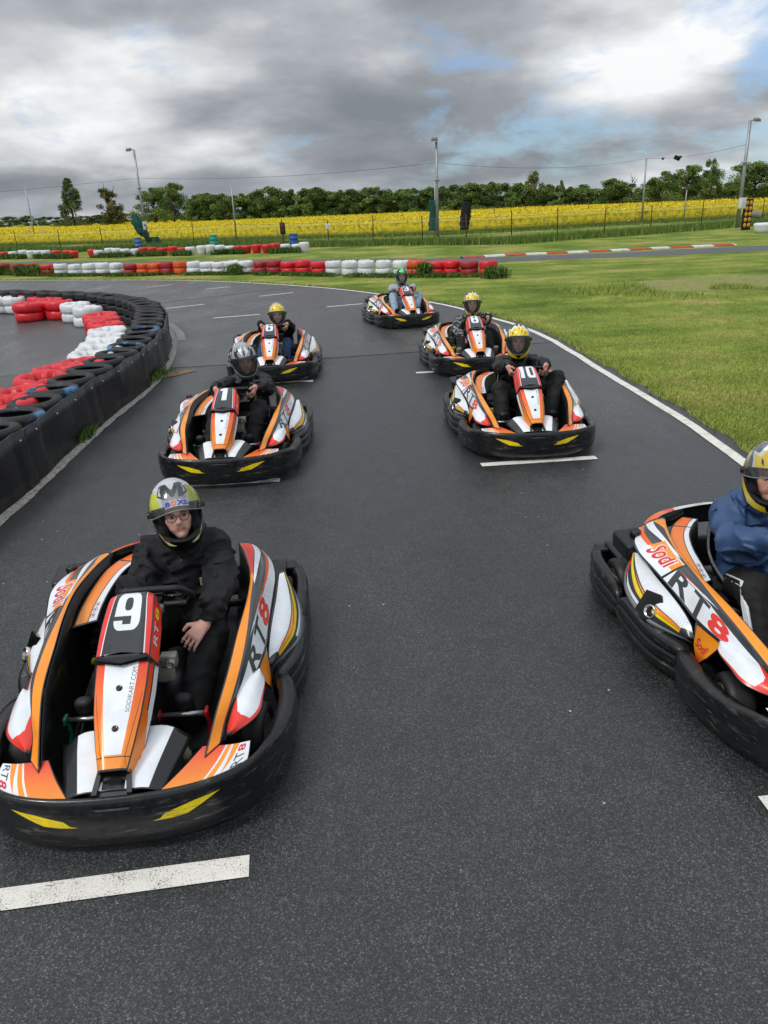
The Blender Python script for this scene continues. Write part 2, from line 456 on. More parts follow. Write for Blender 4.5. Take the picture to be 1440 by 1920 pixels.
# front wheel fender
f_in = [(.513, .690, .357), (.458, .601, .372), (.419, .478, .352), (.395, .387, .306), (.396, .325, .282)]
f_out = [(.517, .690, .353), (.548, .64, .338), (.545, .53, .322), (.525, .43, .298), (.412, .325, .276)]
f_mid = [((a[0] + b[0]) / 2 + .01, (a[1] + b[1]) / 2, (a[2] + b[2]) / 2 + .02) for a, b in zip(cr(f_in, 6), cr(f_out, 6))]
fendS = loft([f_in, f_mid, f_out])
fend_gfx = [([(.04, .04), (.97, .10), (.97, .90), (.80, .96), (.04, .96)], RED), ([(.04, .04), (.50, .04), (.72, .28), (.76, .50), (.73, .85), (.04, .96)], WHT)]
FEND = {s: livery('front_fender', fendS if s > 0 else mirror(fendS), fend_gfx, 18, 8, DGY, M['livery']) for s in (1, -1)}
# --- nose: raised centre mound and two side decks
mnd = []
for j, (y, hw, zc, ze) in enumerate([(.045, .185, .292, .268), (.14, .21, .325, .278), (.24, .24, .352, .288), (.33, .265, .368, .292)]):
    mnd.append([(-hw, y, ze), (-hw * .66, y, ze + (zc - ze) * .9), (-hw * .3, y, zc), (0, y, zc + .004), (hw * .3, y, zc), (hw * .66, y, ze + (zc - ze) * .9), (hw, y, ze)])
mndS = loft(mnd)
mnd_gfx = [([(.15, .02), (.85, .02), (.84, .985), (.16, .985)], WHT), ([(.385, 0), (.615, 0), (.585, .42), (.415, .42)], BLK),
           ([(.42, 0.0), (.58, 0.0), (.56, .30), (.44, .30)], lin('#232527')), ([(.66, .42), (.69, .42), (.63, .985), (.60, .985)], ORA)]
MOUND = livery('nose_cover', mndS, mnd_gfx, 24, 12, lin('#1d1f21'), M['livery'], solid=.006)
mb = MB()
for k in (-1, 1): mb.prism([(k * .076, .028, .268), (k * .056, .028, .268), (k * .040, .150, .340), (k * .056, .150, .340)], (0, 0, .026))
mb.prism([(-.066, .028, .262), (.066, .028, .262), (.05, .15, .335), (-.05, .15, .335)], (0, 0, .012)); mb.box((0, .155, .346), (.108, .014, .03), bev=.004)
NOTCH = mb.mesh('nose_bracket', M['plastic'])
deckS = loft([[(.165, .045, .272), (.235, .15, .279), (.305, .275, .286)], [(.35, .075, .272), (.39, .17, .277), (.42, .275, .282)], [(.495, .165, .266), (.50, .22, .27), (.50, .30, .272)]])
def deck(s):
    g = [([(.02, .03), (.98, .03), (.98, .42), (.02, .42)], grad(0, .0, 1, ORA, RED)), ([(.02, .42), (.98, .42), (.98, .98), (.02, .98)], WHT),
         ([(.02, .45), (.98, .45), (.98, .53), (.02, .53)], ORA), ([(.98, .57), (.98, .72), (.05, .62)], ORA)]
    q = [(.25, .70), (.25, .93), (.80, .93), (.80, .70)]
    # reads from the centre outwards on one side, the other way on the mirror side
    if s > 0:
        g += text_polys('RT', [(.12, .90), (.62, .90), (.62, .73), (.12, .73)], DGY, .01); g += text_polys('8', [(.66, .90), (.92, .90), (.92, .73), (.66, .73)], lin('#d0223a'), .03)
    else:
        g += text_polys('RT', [(.92, .90), (.42, .90), (.42, .73), (.92, .73)], DGY, .01); g += text_polys('8', [(.38, .90), (.12, .90), (.12, .73), (.38, .73)], lin('#d0223a'), .03)
    return livery('nose_deck', deckS if s > 0 else mirror(deckS), g, 10, 10, BLK, M['livery'])
DECK = {s: deck(s) for s in (1, -1)}
# --- centre fairing and number panel
def spine(pts, ws, drop):
    P = curve_fn(pts, 40)
    def S(u, v):
        c = P(v); t = P(min(v + .02, 1)) - P(max(v - .02, 0)); t.normalize(); nr = Vector((0, -t.z, t.y))
        if nr.z < 0: nr = -nr
        x = v * (len(ws) - 1); i = min(int(x), len(ws) - 2); w = ws[i] + (ws[i + 1] - ws[i]) * (x - i)
        K = [(0, -w - .022, -drop), (.2, -w, 0), (.38, -.62 * w, .014), (.62, .62 * w, .014), (.8, w, 0), (1, w + .022, -drop)]
        for a, b in zip(K, K[1:]):
            if u <= b[0] + 1e-9:
                t_ = (u - a[0]) / (b[0] - a[0]); return c + Vector((a[1] + (b[1] - a[1]) * t_, 0, 0)) + nr * (a[2] + (b[2] - a[2]) * t_)
        return c
    return S
coneS = spine([(0, .082, .350), (0, .17, .415), (0, .30, .503), (0, .455, .600)], [.054, .076, .093, .103, .107], .085)
gORD = grad(1, .15, 1., lin('#f98f1c'), lin('#ea4a2e'))
cone_gfx = [(stripv(.0, 1., .015, .185), gORD), (stripv(0, 1, .815, .985), gORD), ([(.015, .25), (.10, .6), (.10, 1), (.015, 1)], WHT), ([(.985, .25), (.90, .6), (.90, 1), (.985, 1)], WHT),
            ([(.09, .55), (.11, .55), (.11, 1), (.09, 1)], BLK), ([(.91, .55), (.89, .55), (.89, 1), (.91, 1)], BLK),
            ([(.215, .02), (.785, .02), (.785, .985), (.215, .985)], gORD),
            ([(.405, .135), (.595, .135), (.628, .985), (.372, .985)], WHT),
            ([(.215, .112), (.785, .112), (.785, .120), (.215, .120)], BLK), ([(.33, .12), (.345, .12), (.25, .7), (.24, .7)], lin('#7a2a10')), ([(.67, .12), (.655, .12), (.75, .7), (.76, .7)], lin('#7a2a10')),
            ([(.215, .02), (.225, .02), (.345, .115), (.335, .115)], BLK), ([(.785, .02), (.775, .02), (.655, .115), (.665, .115)], BLK)]
cone_gfx += text_polys('SODIKART.COM', [(.600, .50), (.622, .93), (.584, .93), (.566, .50)], lin('#34363a'), 0.0, .1)
CONE = livery('front_fairing', coneS, cone_gfx, 30, 22, DGY, M['livery'])
BOLTS = []
for v in (.36, .73):
    mb = MB(); p = coneS(.5, v); q = coneS(.5, v + .02) - p; q.normalize(); nr = Vector((0, -q.z, q.y)); nr = nr if nr.z > 0 else -nr
    Mx = Matrix.Translation(p) @ nr.to_track_quat('Z', 'Y').to_matrix().to_4x4()
    mb.lathe([(0, .007), (.005, .007), (.007, .004), (.0085, .007), (.012, .005), (.013, 0)], 12, Mx)
    BOLTS.append(mb.mesh('fairing_bolt', M['gloss']))
panS = spine([(0, .450, .618), (0, .56, .675), (0, .68, .728), (0, .745, .748), (0, .79, .735)], [.110, .109, .106, .099, .090], .075)
def rrect(x0, y0, x1, y1, r, n=4):
    o = []
    for cx, cy, a0 in ((x1 - r, y1 - r, 0), (x0 + r, y1 - r, 90), (x0 + r, y0 + r, 180), (x1 - r, y0 + r, 270)):
        for k in range(n + 1): g = rad(a0 + 90 * k / n); o.append((cx + r * math.cos(g), cy + r * math.sin(g)))
    return o
def digit(d, c, a):
    # block numerals in a unit box (x 0..1, y 0..1)
    D = lin('#34373a'); t = .34
    box_ = ([*rrect(0, 0, 1, 1, .26)], WHT)
    if d == '1': L = [([(.30, 0), (.72, 0), (.72, 1), (.42, 1), (.30, .93), (.06, .84), (.06, .70), (.30, .74)], WHT)]
    elif d == '0': L = [box_, (rrect(t, .17, 1 - t, .83, .12), D)]
    elif d == '8': L = [box_, (rrect(t, .60, 1 - t, .86, .12), D), (rrect(t, .14, 1 - t, .44, .12), D), ([(-.02, .49), (.07, .52), (-.02, .55)], D), ([(1.02, .49), (.93, .52), (1.02, .55)], D)]
    elif d == '9': L = [box_, (rrect(t, .50, 1 - t, .85, .12), D), ([(-.05, .25), (t, .25), (t, .15), (1 - t, .15), (1 - t, .36), (-.05, .36)], D)]
    elif d == '6': L = [box_, (rrect(t, .15, 1 - t, .50, .12), D), ([(1.05, .75), (1 - t, .75), (1 - t, .85), (t, .85), (t, .64), (1.05, .64)], D)]
    elif d == '3': L = [box_, ([(-.05, .70), (t, .70), (t, .85), (1 - t, .85), (1 - t, .58), (t, .58), (t, .43), (1 - t, .43), (1 - t, .15), (t, .15), (t, .29), (-.05, .29)], D)]
    return [([(c - a + 2 * a * x, .35 + .56 * y) for x, y in p], k) for p, k in L]
def panel(num):
    g = [(stripv(.02, .97, .012, .185), RED), (stripv(.02, .97, .815, .988), RED), ([(.215, .03), (.30, .03), (.34, .96), (.215, .96)], RED), ([(.785, .03), (.70, .03), (.66, .96), (.785, .96)], RED),
         ([(.285, .03), (.305, .03), (.35, .96), (.335, .96)], WHT), ([(.715, .03), (.695, .03), (.65, .96), (.665, .96)], WHT)]
    g += text_polys('RT', [(.93, .20), (.93, .52), (.85, .52), (.85, .20)], WHT, 0, .1); g += text_polys('8', [(.93, .56), (.93, .74), (.85, .74), (.85, .56)], YEL, .02)
    if num:
        if len(num) == 1: g += digit(num, .5, .10)
        else: g += digit(num[0], .405, .085) + digit(num[1], .575, .085)
    return livery('number_panel', panS, g, 26, 16, lin('#34373a'), M['livery'])
mb = MB()   # chevron scoop between the two
mb.prism([(-.110, .447, .618), (0, .425, .607), (.110, .447, .618), (.112, .455, .570), (0, .392, .532), (-.112, .455, .570)], (0, .055, .01))
mb.prism([(-.108, .438, .628), (0, .412, .622), (.104, .438, .628), (.104, .455, .634), (0, .455, .648), (-.104, .455, .634)], (0, 0, -.012))
SCOOP = mb.mesh('scoop', M['gloss'])
# --- tunnel, steering bracket, column and wheel
mb = MB()
mb.box((.0, .62, .24), (.20, .52, .32), bev=.04, taper=.62); mb.box((.10, .86, .22), (.16, .40, .26), bev=.05, taper=.7); mb.box((0, .52, .46), (.13, .16, .2), bev=.03)
TUNNEL = mb.mesh('tunnel_cover', M['plastic'])
mb = MB(); mb.box((.135, .66, .47), (.07, .05, .06), bev=.008); mb.lathe([(.0, -.02), (.02, -.02), (.02, .02), (.013, .02), (.013, .0), (0, 0)], 14, Matrix.Translation((.15, .62, .475)) @ Matrix.Rotation(rad(90), 4, 'X')); mb.box((.09, .70, .40), (.1, .05, .12), bev=.012)
SBRACK = mb.mesh('steering_bracket', M['alloy'])
SW_C = Vector((.055, .93, .645)); SW_E2 = Vector((0, -.72, .694))
rim = []
for k in range(36):
    g = 2 * math.pi * k / 36; x = .165 * math.cos(g); y = .145 * math.sin(g)
    if abs(math.sin(g)) > .55: y = math.copysign(.118 + .008 * (1 - abs(x) / .165), y)
    rim.append(SW_C + Vector((x, 0, 0)) + SW_E2 * y)
mb = MB(); mb.tube(rim, .0165, 10, closed=True); RIMM = mb.mesh('rim_grip', M['plastic_dull'])
mb = MB(); nrm = Vector((1, 0, 0)).cross(SW_E2).normalized()
for x, y in ((-.15, .03), (.15, .03), (0, -.115), (-.09, .115), (.09, .115)):
    mb.tube([SW_C - nrm * .0, SW_C + Vector((x, 0, 0)) + SW_E2 * y], [.02, .011], 6, flat=.35)
mb.lathe([(0, .02), (.045, .02), (.05, .0), (.03, -.03), (.028, -.06), (0, -.06)], 18, Matrix.Translation(SW_C) @ (-nrm).to_track_quat('Z', 'Y').to_matrix().to_4x4())
HUB = mb.mesh('steering_hub', M['gloss'])
mb = MB(); mb.tube([SW_C, (.03, .50, .14)], .014, 8)
sd = (Vector((.03, .50, .14)) - SW_C).normalized(); mb.lathe([(.015, 0), (.04, 0), (.04, .03), (.03, .045), (.015, .045)], 16, Matrix.Translation(SW_C + sd * .035) @ sd.to_track_quat('Z', 'Y').to_matrix().to_4x4())
COLUMN = mb.mesh('steering_column', M['steel'])
# --- floor, frame tubes, seat
mb = MB(); mb.box((0, 1.1, .075), (.74, 1.6, .012), bev=.003)
TRAY = mb.mesh('floor_tray', M['plastic_dull'])
mb = MB()
for s in (-1, 1):
    mb.tube([(s * .12, .16, .10), (s * .30, .5, .085), (s * .36, .9, .085), (s * .33, 1.5, .085), (s * .3, 2.02, .10)], .016, 8)
    mb.tube([(s * .33, .56, .128), (s * .52, .56, .128)], .012, 8); mb.tube([(s * .36, .9, .09), (s * .68, 1.0, .13)], .012, 8); mb.tube([(s * .34, 1.4, .09), (s * .68, 1.38, .13)], .012, 8)
    mb.tube([(s * .2, .45, .12), (s * .45, .56, .13)], .007, 6)
mb.tube([(-.6, 1.78, .14), (.6, 1.78, .14)], .022, 10); mb.tube([(-.3, .16, .1), (.3, .16, .1)], .016, 8)
FRAME = mb.mesh('chassis_frame', simple('chassis_paint', '#222428', .35, .4))
def seatS(u, v):
    sp = curve_fn([(0, 1.16, .20), (0, 1.22, .13), (0, 1.40, .10), (0, 1.60, .17), (0, 1.72, .36), (0, 1.80, .62)], 40)
    c = sp(v); s = 2 * u - 1; w = .185 + .03 * math.sin(v * math.pi)
    lift = abs(s) ** 3.2 * (.10 + .08 * math.sin(min(v * 1.3, 1) * math.pi)); fwd = abs(s) ** 3.2 * .13 * max(0, v - .45) / .55
    return Vector((.075 + w * (s * (1.0 if abs(s) < .9 else 1.0)), c.y - fwd, c.z + lift * (1 - .6 * max(0, v - .5) / .5)))
SEAT = livery('seat', seatS, [], 18, 22, lin('#0c0d0f'), simple('seat_shell', '#ffffff', .28, var=.25, attr=True), solid=.012)
mb = MB(); mb.tube([seatS(0, v / 20) + Vector((0, 0, .004)) for v in range(21)] , .009, 6); mb.tube([seatS(1, v / 20) + Vector((0, 0, .004)) for v in range(21)], .009, 6); mb.tube([seatS(v / 12, 1) for v in range(13)], .009, 6)
SEATLIP = mb.mesh('seat_edge', simple('seat_edge_grey', '#6b6e70', .4))
# --- pedals
def pedal(x0, x1, y, mat):
    mb = MB(); mb.tube([(x0, y, .25), (x1, y - .005, .25)], .0125, 10); bar = mb.mesh('pedal_bar', M['steel'])
    arms = []
    for x in (x0, x1):
        mb = MB(); mb.tube([(x, y, .25), (x, y + .03, .17), (x, y - .05, .08)], .010, 8); mb.box((x, y, .252), (.016, .05, .034), bev=.005)
        arms.append(mb.mesh('pedal_arm', mat))
    return bar, arms
PED_R = pedal(.075, .285, .555, M['redmetal']); PED_L = pedal(-.335, -.15, .585, M['greenmetal'])
mb = MB(); mb.lathe([(0, 0), (.02, 0), (.02, .05), (.012, .06), (.012, .09), (0, .09)], 12, Matrix.Translation((.2, .43, .09))); RESER = mb.mesh('brake_reservoir', simple('brake_fluid_cup', '#c9c3a0', .35))
# --- wheels
def tyre(w, r):
    h = w / 2; p = [(.070, -h * .9), (.085, -h), (r - .02, -h), (r - .004, -h + .012), (r, -h * .45), (r, h * .45), (r - .004, h - .012), (r - .02, h), (.085, h), (.070, h * .9)]
    mb = MB(); mb.lathe(p, 30, Matrix.Rotation(rad(90), 4, 'Y')); return mb.mesh('tyre', M['rubber'])
def rimw(w):
    h = w / 2; mb = MB(); mb.lathe([(0, h * .4), (.02, h * .55), (.03, h * .35), (.055, h * .3), (.066, h * .8), (.075, h * .98), (.075, -h * .98), (.066, -h * .8), (.055, -h * .3), (.03, -h * .35), (.02, -h * .55), (0, -h * .4)], 24, Matrix.Rotation(rad(90), 4, 'Y'))
    return mb.mesh('wheel_rim', M['alloy'])
TYF, TYR, RMF, RMR = tyre(.125, .128), tyre(.19, .138), rimw(.125), rimw(.19)
# --- fuel tank, engine, engine cover, exhaust (all on the viewer's left)
mb = MB(); mb.box((-.575, 1.66, .43), (.165, .22, .105), bev=.025, seg=3, rot=(rad(3), rad(-4), rad(4)))
TANK = mb.mesh('fuel_tank', M['plastic'])
mb = MB(); mb.lathe([(0, .028), (.026, .028), (.03, .022), (.03, 0), (0, 0)], 18, Matrix.Translation((-.565, 1.665, .482)))
for k in range(5): mb.box((-.565 + .024 * math.cos(k * 1.2566), 1.665 + .024 * math.sin(k * 1.2566), .50), (.014, .014, .024), bev=.003)
CAP = mb.mesh('filler_cap', M['plastic'])
e_out = [(-.432, 1.138, .408), (-.428, 1.30, .438), (-.41, 1.48, .462), (-.375, 1.64, .485), (-.30, 1.76, .50), (-.22, 1.84, .505)]
e_in = [(-.322, 1.19, .408), (-.318, 1.31, .438), (-.30, 1.48, .462), (-.262, 1.62, .485), (-.20, 1.72, .50), (-.14, 1.79, .505)]
e_wall = [(p[0] + .02, p[1] + .01, p[2] - .16) for p in e_in]
e_wo = [(p[0] - .025, p[1] + .01, p[2] - .10) for p in e_out]
engS = loft([e_wo, e_out, e_in, e_wall], linear=True)
eng_gfx = [([(.02, .36), (.80, .36), (.80, .56), (.02, .52)], grad(0, 0, .8, ORA, lin('#f27c34'))), ([(.02, .535), (.80, .575), (.80, .645), (.02, .645)], WHT), ([(.815, .36), (.985, .36), (.985, .56), (.815, .56)], ORD), ([(.815, .575), (.985, .575), (.985, .645), (.815, .645)], WHT)]
def disc(u, v, a, b, c, n=18): return ([(u + a * math.cos(2 * math.pi * k / n), v + b * math.sin(2 * math.pi * k / n)) for k in range(n)], c)
for k in range(3):
    u, v = .085 + k * .062, .572 + k * .006
    eng_gfx += [disc(u, v, .027, .031, lin('#a01c2c')), disc(u, v, .021, .024, WHT), ([(u - .008, v - .016), (u + .006, v - .012), (u + .010, v + .012), (u - .004, v + .016)], lin('#3a1416')), ([(u - .020, v + .014), (u - .015, v + .020), (u + .020, v - .014), (u + .015, v - .020)], lin('#b01c2c'))]
ENGC = livery('engine_cover', engS, eng_gfx, 26, 18, lin('#141518'), M['livery'], smooth=False)
mb = MB()
a, b = Vector((-.335, 1.80, .515)), Vector((-.23, 1.885, .52))
for k in range(9): mb.box(a.lerp(b, k / 8), (.005, .075, .02), rot=(rad(-20), 0, rad(38)))
mb.box(a.lerp(b, .5) + Vector((0, .0, -.012)), (.15, .085, .012), rot=(rad(-20), 0, rad(38)))
VENT = mb.mesh('vent', M['plastic_dull'])
rcS = loft([[(-.475, 1.62, .48), (-.43, 1.76, .495), (-.30, 1.87, .52), (-.05, 1.94, .53), (.2, 1.95, .53)], [(-.495, 1.68, .46), (-.455, 1.83, .475), (-.31, 1.95, .50), (-.05, 2.02, .51), (.2, 2.03, .51)], [(-.49, 1.72, .36), (-.46, 1.88, .36), (-.31, 2.0, .36), (-.05, 2.07, .36), (.2, 2.08, .36)]], linear=True)
REARC = livery('rear_cover', rcS, [([(.02, .04), (.98, .04), (.98, .48), (.02, .48)], WHT), ([(.08, .04), (.42, .04), (.42, .48), (.14, .48)], ORD), ([(.42, .04), (.47, .04), (.52, .48), (.42, .48)], RED), ([(.02, .54), (.98, .54), (.98, .96), (.02, .96)], DGY)], 20, 8, BLK, M['livery'], smooth=False)
mb = MB(); mb.box((-.30, 1.42, .22), (.2, .28, .2), bev=.02)
for k in range(6): mb.box((-.30, 1.24, .16 + k * .025), (.16, .12, .008))
mb.lathe([(0, 0), (.035, 0), (.035, .09), (.02, .1), (0, .1)], 14, Matrix.Translation((-.2, 1.02, .26)) @ Matrix.Rotation(rad(75), 4, 'Y')); mb.tube([(-.3, 1.2, .3), (-.26, 1.08, .3), (-.2, 1.04, .28)], .012, 6)
ENGINE = mb.mesh('engine', simple('engine_metal', '#3a3a3c', .45, .6))
mb = MB(); mb.tube([(-.33, 1.04, .265), (-.2, 1.0, .27)], .02, 8); mb.box((-.28, 1.0, .24), (.06, .05, .04), bev=.008); FUELV = mb.mesh('fuel_valve', M['yellowmetal'])
mb = MB()
Mx = Matrix.Translation((-.655, 1.13, .285)) @ Vector((-.75, -.45, .35)).normalized().to_track_quat('Z', 'Y').to_matrix().to_4x4()
mb.lathe([(.0, -.005), (.03, -.005), (.034, .01), (.036, .03), (.030, .034), (.026, .0), (0, .0)], 20, Mx)
EXH = mb.mesh('exhaust_tip', M['chrome'])
mb = MB(); mb.prism([(-.60, 1.08, .30), (-.69, 1.13, .235), (-.705, 1.22, .25), (-.65, 1.22, .36), (-.60, 1.15, .36)], (-.012, -.006, .012)); EXG = mb.mesh('exhaust_guard', M['gloss'])

def build_kart(num, pos, yaw, label):
    t = empty('racing_kart', (pos[0], pos[1], 0.0), yaw)
    tag(t, label, 'go-kart', 'go-karts lined up on the starting grid')
    place('front_bumper', BUMP, t); place('side_bumper', SIDE_R, t); place('side_bumper', SIDE_L, t)
    rb = place('rear_bumper', REAR, t); [place('wheel_guard', GUARD[s], rb) for s in (1, -1)]
    for s in (1, -1):
        p = place('side_pod', POD[s], t); place('inner_panel', WALL[s], p); place('outer_cover', LEAF[s], p); place('side_cheek', CHEEK[s], p)
        place('front_fender', FEND[s], t); place('nose_deck', DECK[s], t)
    p = place('nose_cover', MOUND, t); place('nose_bracket', NOTCH, p)
    p = place('front_fairing', CONE, t); [place('fairing_bolt', b_, p) for b_ in BOLTS]; place('scoop', SCOOP, p)
    n = place('number_panel', panel(num), t)
    if num: n['label'] = 'dark number panel with a white ' + num
    place('tunnel_cover', TUNNEL, t); place('steering_bracket', SBRACK, t)
    w = place('steering_wheel', HUB, t); place('rim_grip', RIMM, w); place('steering_column', COLUMN, w)
    place('floor_tray', TRAY, t); place('chassis_frame', FRAME, t)
    s_ = place('seat', SEAT, t); place('seat_edge', SEATLIP, s_)
    for nm, (bar, arm) in (('red', PED_R), ('green', PED_L)):
        p = place('pedal', bar, t); p['label'] = 'steel pedal bar with ' + nm + ' arms'; [place('pedal_arm', a_, p) for a_ in arm]
    place('brake_reservoir', RESER, t)
    for s in (1, -1):
        for ty, rm, x, y, r in ((TYF, RMF, .485, .56, .128), (TYR, RMR, .545, 1.78, .138)):
            w = place('wheel', rm, t, loc=(s * x, y, r), rot=(0, 0, rad(-9) if y < 1 else 0)); place('tyre', ty, w)
    p = place('fuel_tank', TANK, t); place('filler_cap', CAP, p)
    p = place('engine_cover', ENGC, t); place('vent', VENT, p); place('rear_cover', REARC, t)
    p = place('engine', ENGINE, t); place('fuel_valve', FUELV, p)
    p = place('exhaust_guard', EXG, t); place('exhaust_tip', EXH, p)
    return t
KPOS = {'9': (-1.07, 2.282, .074), '1': (-1.434, 6.496, .019), '10': (1.47, 6.87, -.002), 'R': (2.078, 2.40, .045), '6': (-1.515, 10.82, .06), '8': (1.454, 10.711, .025), '3': (.777, 15.617, .193)}
KLAB = {'9': 'orange and white go-kart numbered 9, nearest on the left, driver with raised visor', '1': 'orange and white go-kart numbered 1, second in the left column', '6': 'orange and white go-kart numbered 6, behind kart 1', '10': 'orange and white go-kart numbered 10, second in the right column', '8': 'orange and white go-kart numbered 8, just behind kart 10', '3': 'orange and white go-kart numbered 3, farthest one up the track', 'R': 'orange and white go-kart cut off by the right edge, driver in blue jacket'}
for k, p in KPOS.items(): build_kart('' if k == 'R' else k, p, p[2], KLAB[k])
# ------------------------------------------------------------------ people: one distance field per garment, meshed as one skin
def vnoise(X, Y, Z, seed):
    rs = np.random.RandomState(seed); T = rs.rand(32, 32, 32).astype(np.float32)
    xi = np.floor(X).astype(int); yi = np.floor(Y).astype(int); zi = np.floor(Z).astype(int)
    fx = X - xi; fy = Y - yi; fz = Z - zi
    fx = fx * fx * (3 - 2 * fx); fy = fy * fy * (3 - 2 * fy); fz = fz * fz * (3 - 2 * fz)
    g = lambda a, b, c: T[(xi + a) & 31, (yi + b) & 31, (zi + c) & 31]
    l = lambda p, q, t: p + (q - p) * t
    return l(l(l(g(0, 0, 0), g(1, 0, 0), fx), l(g(0, 1, 0), g(1, 1, 0), fx), fy), l(l(g(0, 0, 1), g(1, 0, 1), fx), l(g(0, 1, 1), g(1, 1, 1), fx), fy), fz)
def nets(F, o, h):
    """surface nets: zero set of the grid F as a quad mesh"""
    ins = F < 0
    nx, ny, nz = F.shape
    c = np.zeros((nx - 1, ny - 1, nz - 1), int)
    sl = lambda a, b, d: (slice(a, nx - 1 + a), slice(b, ny - 1 + b), slice(d, nz - 1 + d))
    for a in (0, 1):
        for b in (0, 1):
            for d in (0, 1): c += ins[sl(a, b, d)]
    act = (c > 0) & (c < 8)
    idx = -np.ones(act.shape, int); I = np.argwhere(act); idx[act] = np.arange(len(I))
    S = np.zeros((len(I), 3)); K = np.zeros(len(I))
    cor = [(a, b, d) for a in (0, 1) for b in (0, 1) for d in (0, 1)]
    for p in cor:
        for ax in range(3):
            if p[ax]: continue
            q = list(p); q[ax] = 1
            f0 = F[I[:, 0] + p[0], I[:, 1] + p[1], I[:, 2] + p[2]]; f1 = F[I[:, 0] + q[0], I[:, 1] + q[1], I[:, 2] + q[2]]
            m = (f0 < 0) != (f1 < 0); t = np.where(m, f0 / np.where(m, f0 - f1, 1), 0)
            P = np.tile(np.array(p, float), (len(I), 1)); P[:, ax] = t
            S[m] += P[m]; K[m] += 1
    V = (I + S / K[:, None]) * h + o
    Q = []
    for ax in range(3):
        s0 = [slice(0, -1)] * 3; s1 = [slice(0, -1)] * 3; s1[ax] = slice(1, None)
        a_, b_ = [k for k in range(3) if k != ax]
        A = ins; B0 = A[tuple(slice(0, -1) if k == ax else slice(None) for k in range(3))]; B1 = A[tuple(slice(1, None) if k == ax else slice(None) for k in range(3))]
        E = np.argwhere(B0 != B1)
        E = E[(E[:, a_] > 0) & (E[:, b_] > 0) & (E[:, a_] < F.shape[a_] - 1) & (E[:, b_] < F.shape[b_] - 1)]
        fl = B0[E[:, 0], E[:, 1], E[:, 2]]
        def cell(da, db):
            k = E.copy(); k[:, a_] -= da; k[:, b_] -= db; return idx[k[:, 0], k[:, 1], k[:, 2]]
        q = np.stack([cell(1, 1), cell(0, 1), cell(0, 0), cell(1, 0)], 1)
        if ax == 1: fl = ~fl
        q[~fl] = q[~fl][:, ::-1]
        Q.append(q)
    return V, np.concatenate(Q)
def cap(a, b, ra, rb=None, k=.03, op='add', sc=None): return ('c', Vector(a), Vector(b), ra, ra if rb is None else rb, k, op)
def ell(c, r, k=.03, op='add', R=None): return ('e', Vector(c), r, R, None, k, op)
def sdf(prims, h, pad=.03, fold=None, seed=1):
    lo = np.array([9.] * 3); hi = -lo
    for p in prims:
        if p[6] == 'sub': continue
        if p[0] == 'c':
            for q, r in ((p[1], p[3]), (p[2], p[4])): lo = np.minimum(lo, np.array(q) - r); hi = np.maximum(hi, np.array(q) + r)
        else:
            r = max(p[2]); lo = np.minimum(lo, np.array(p[1]) - r); hi = np.maximum(hi, np.array(p[1]) + r)
    lo -= pad; hi += pad; n = np.ceil((hi - lo) / h).astype(int) + 1
    F = np.full(n, .2, np.float32); ax = [lo[i] + h * np.arange(n[i]) for i in range(3)]
    for p in prims:
        k = p[5]; m = 2 * k + 2.5 * h
        if p[0] == 'c':
            l = np.minimum(np.array(p[1]) - p[3], np.array(p[2]) - p[4]) - m; u = np.maximum(np.array(p[1]) + p[3], np.array(p[2]) + p[4]) + m
        else:
            r = max(p[2]); l = np.array(p[1]) - r - m; u = np.array(p[1]) + r + m
        a = np.clip(np.floor((l - lo) / h).astype(int), 0, n); b = np.clip(np.ceil((u - lo) / h).astype(int) + 1, 0, n)
        if (b <= a).any(): continue
        X, Y, Z = np.meshgrid(ax[0][a[0]:b[0]], ax[1][a[1]:b[1]], ax[2][a[2]:b[2]], indexing='ij')
        if p[0] == 'c':
            A = np.array(p[1]); D = np.array(p[2]) - A; L = max(D @ D, 1e-9)
            t = np.clip(((X - A[0]) * D[0] + (Y - A[1]) * D[1] + (Z - A[2]) * D[2]) / L, 0, 1)
            d = np.sqrt((X - A[0] - t * D[0]) ** 2 + (Y - A[1] - t * D[1]) ** 2 + (Z - A[2] - t * D[2]) ** 2) - (p[3] + (p[4] - p[3]) * t)
        else:
            C = np.array(p[1]); x, y, z = X - C[0], Y - C[1], Z - C[2]
            if p[3] is not None:
                R = np.array(p[3].to_3x3()); x, y, z = [R[0, i] * x + R[1, i] * y + R[2, i] * z for i in range(3)]
            r = p[2]; k0 = np.sqrt((x / r[0]) ** 2 + (y / r[1]) ** 2 + (z / r[2]) ** 2); k1 = np.sqrt((x / r[0] ** 2) ** 2 + (y / r[1] ** 2) ** 2 + (z / r[2] ** 2) ** 2)
            d = k0 * (k0 - 1) / np.maximum(k1, 1e-6)
        G = F[a[0]:b[0], a[1]:b[1], a[2]:b[2]]
        if p[6] == 'sub':
            e = np.clip(.5 - .5 * (G + d) / k, 0, 1); G[:] = G * (1 - e) - d * e + k * e * (1 - e)
        else:
            e = np.clip(.5 + .5 * (d - G) / k, 0, 1); G[:] = d * (1 - e) + G * e - k * e * (1 - e)
    if fold:
        X, Y, Z = np.meshgrid(*ax, indexing='ij')
        w = vnoise(X * 7, Y * 7, Z * 7, seed) * 1.6
        n1 = vnoise(X * 9 + w, Y * 9 + w, Z * 19 + w * 2, seed + 1); n2 = vnoise(X * 22 + w, Y * 22, Z * 34 + w * 3, seed + 2)
        F += (fold * ((1 - np.abs(2 * n1 - 1)) ** 2 - .4) * 1.0 + fold * .45 * (n2 - .5)).astype(np.float32) * -1
    return nets(F, lo, h)

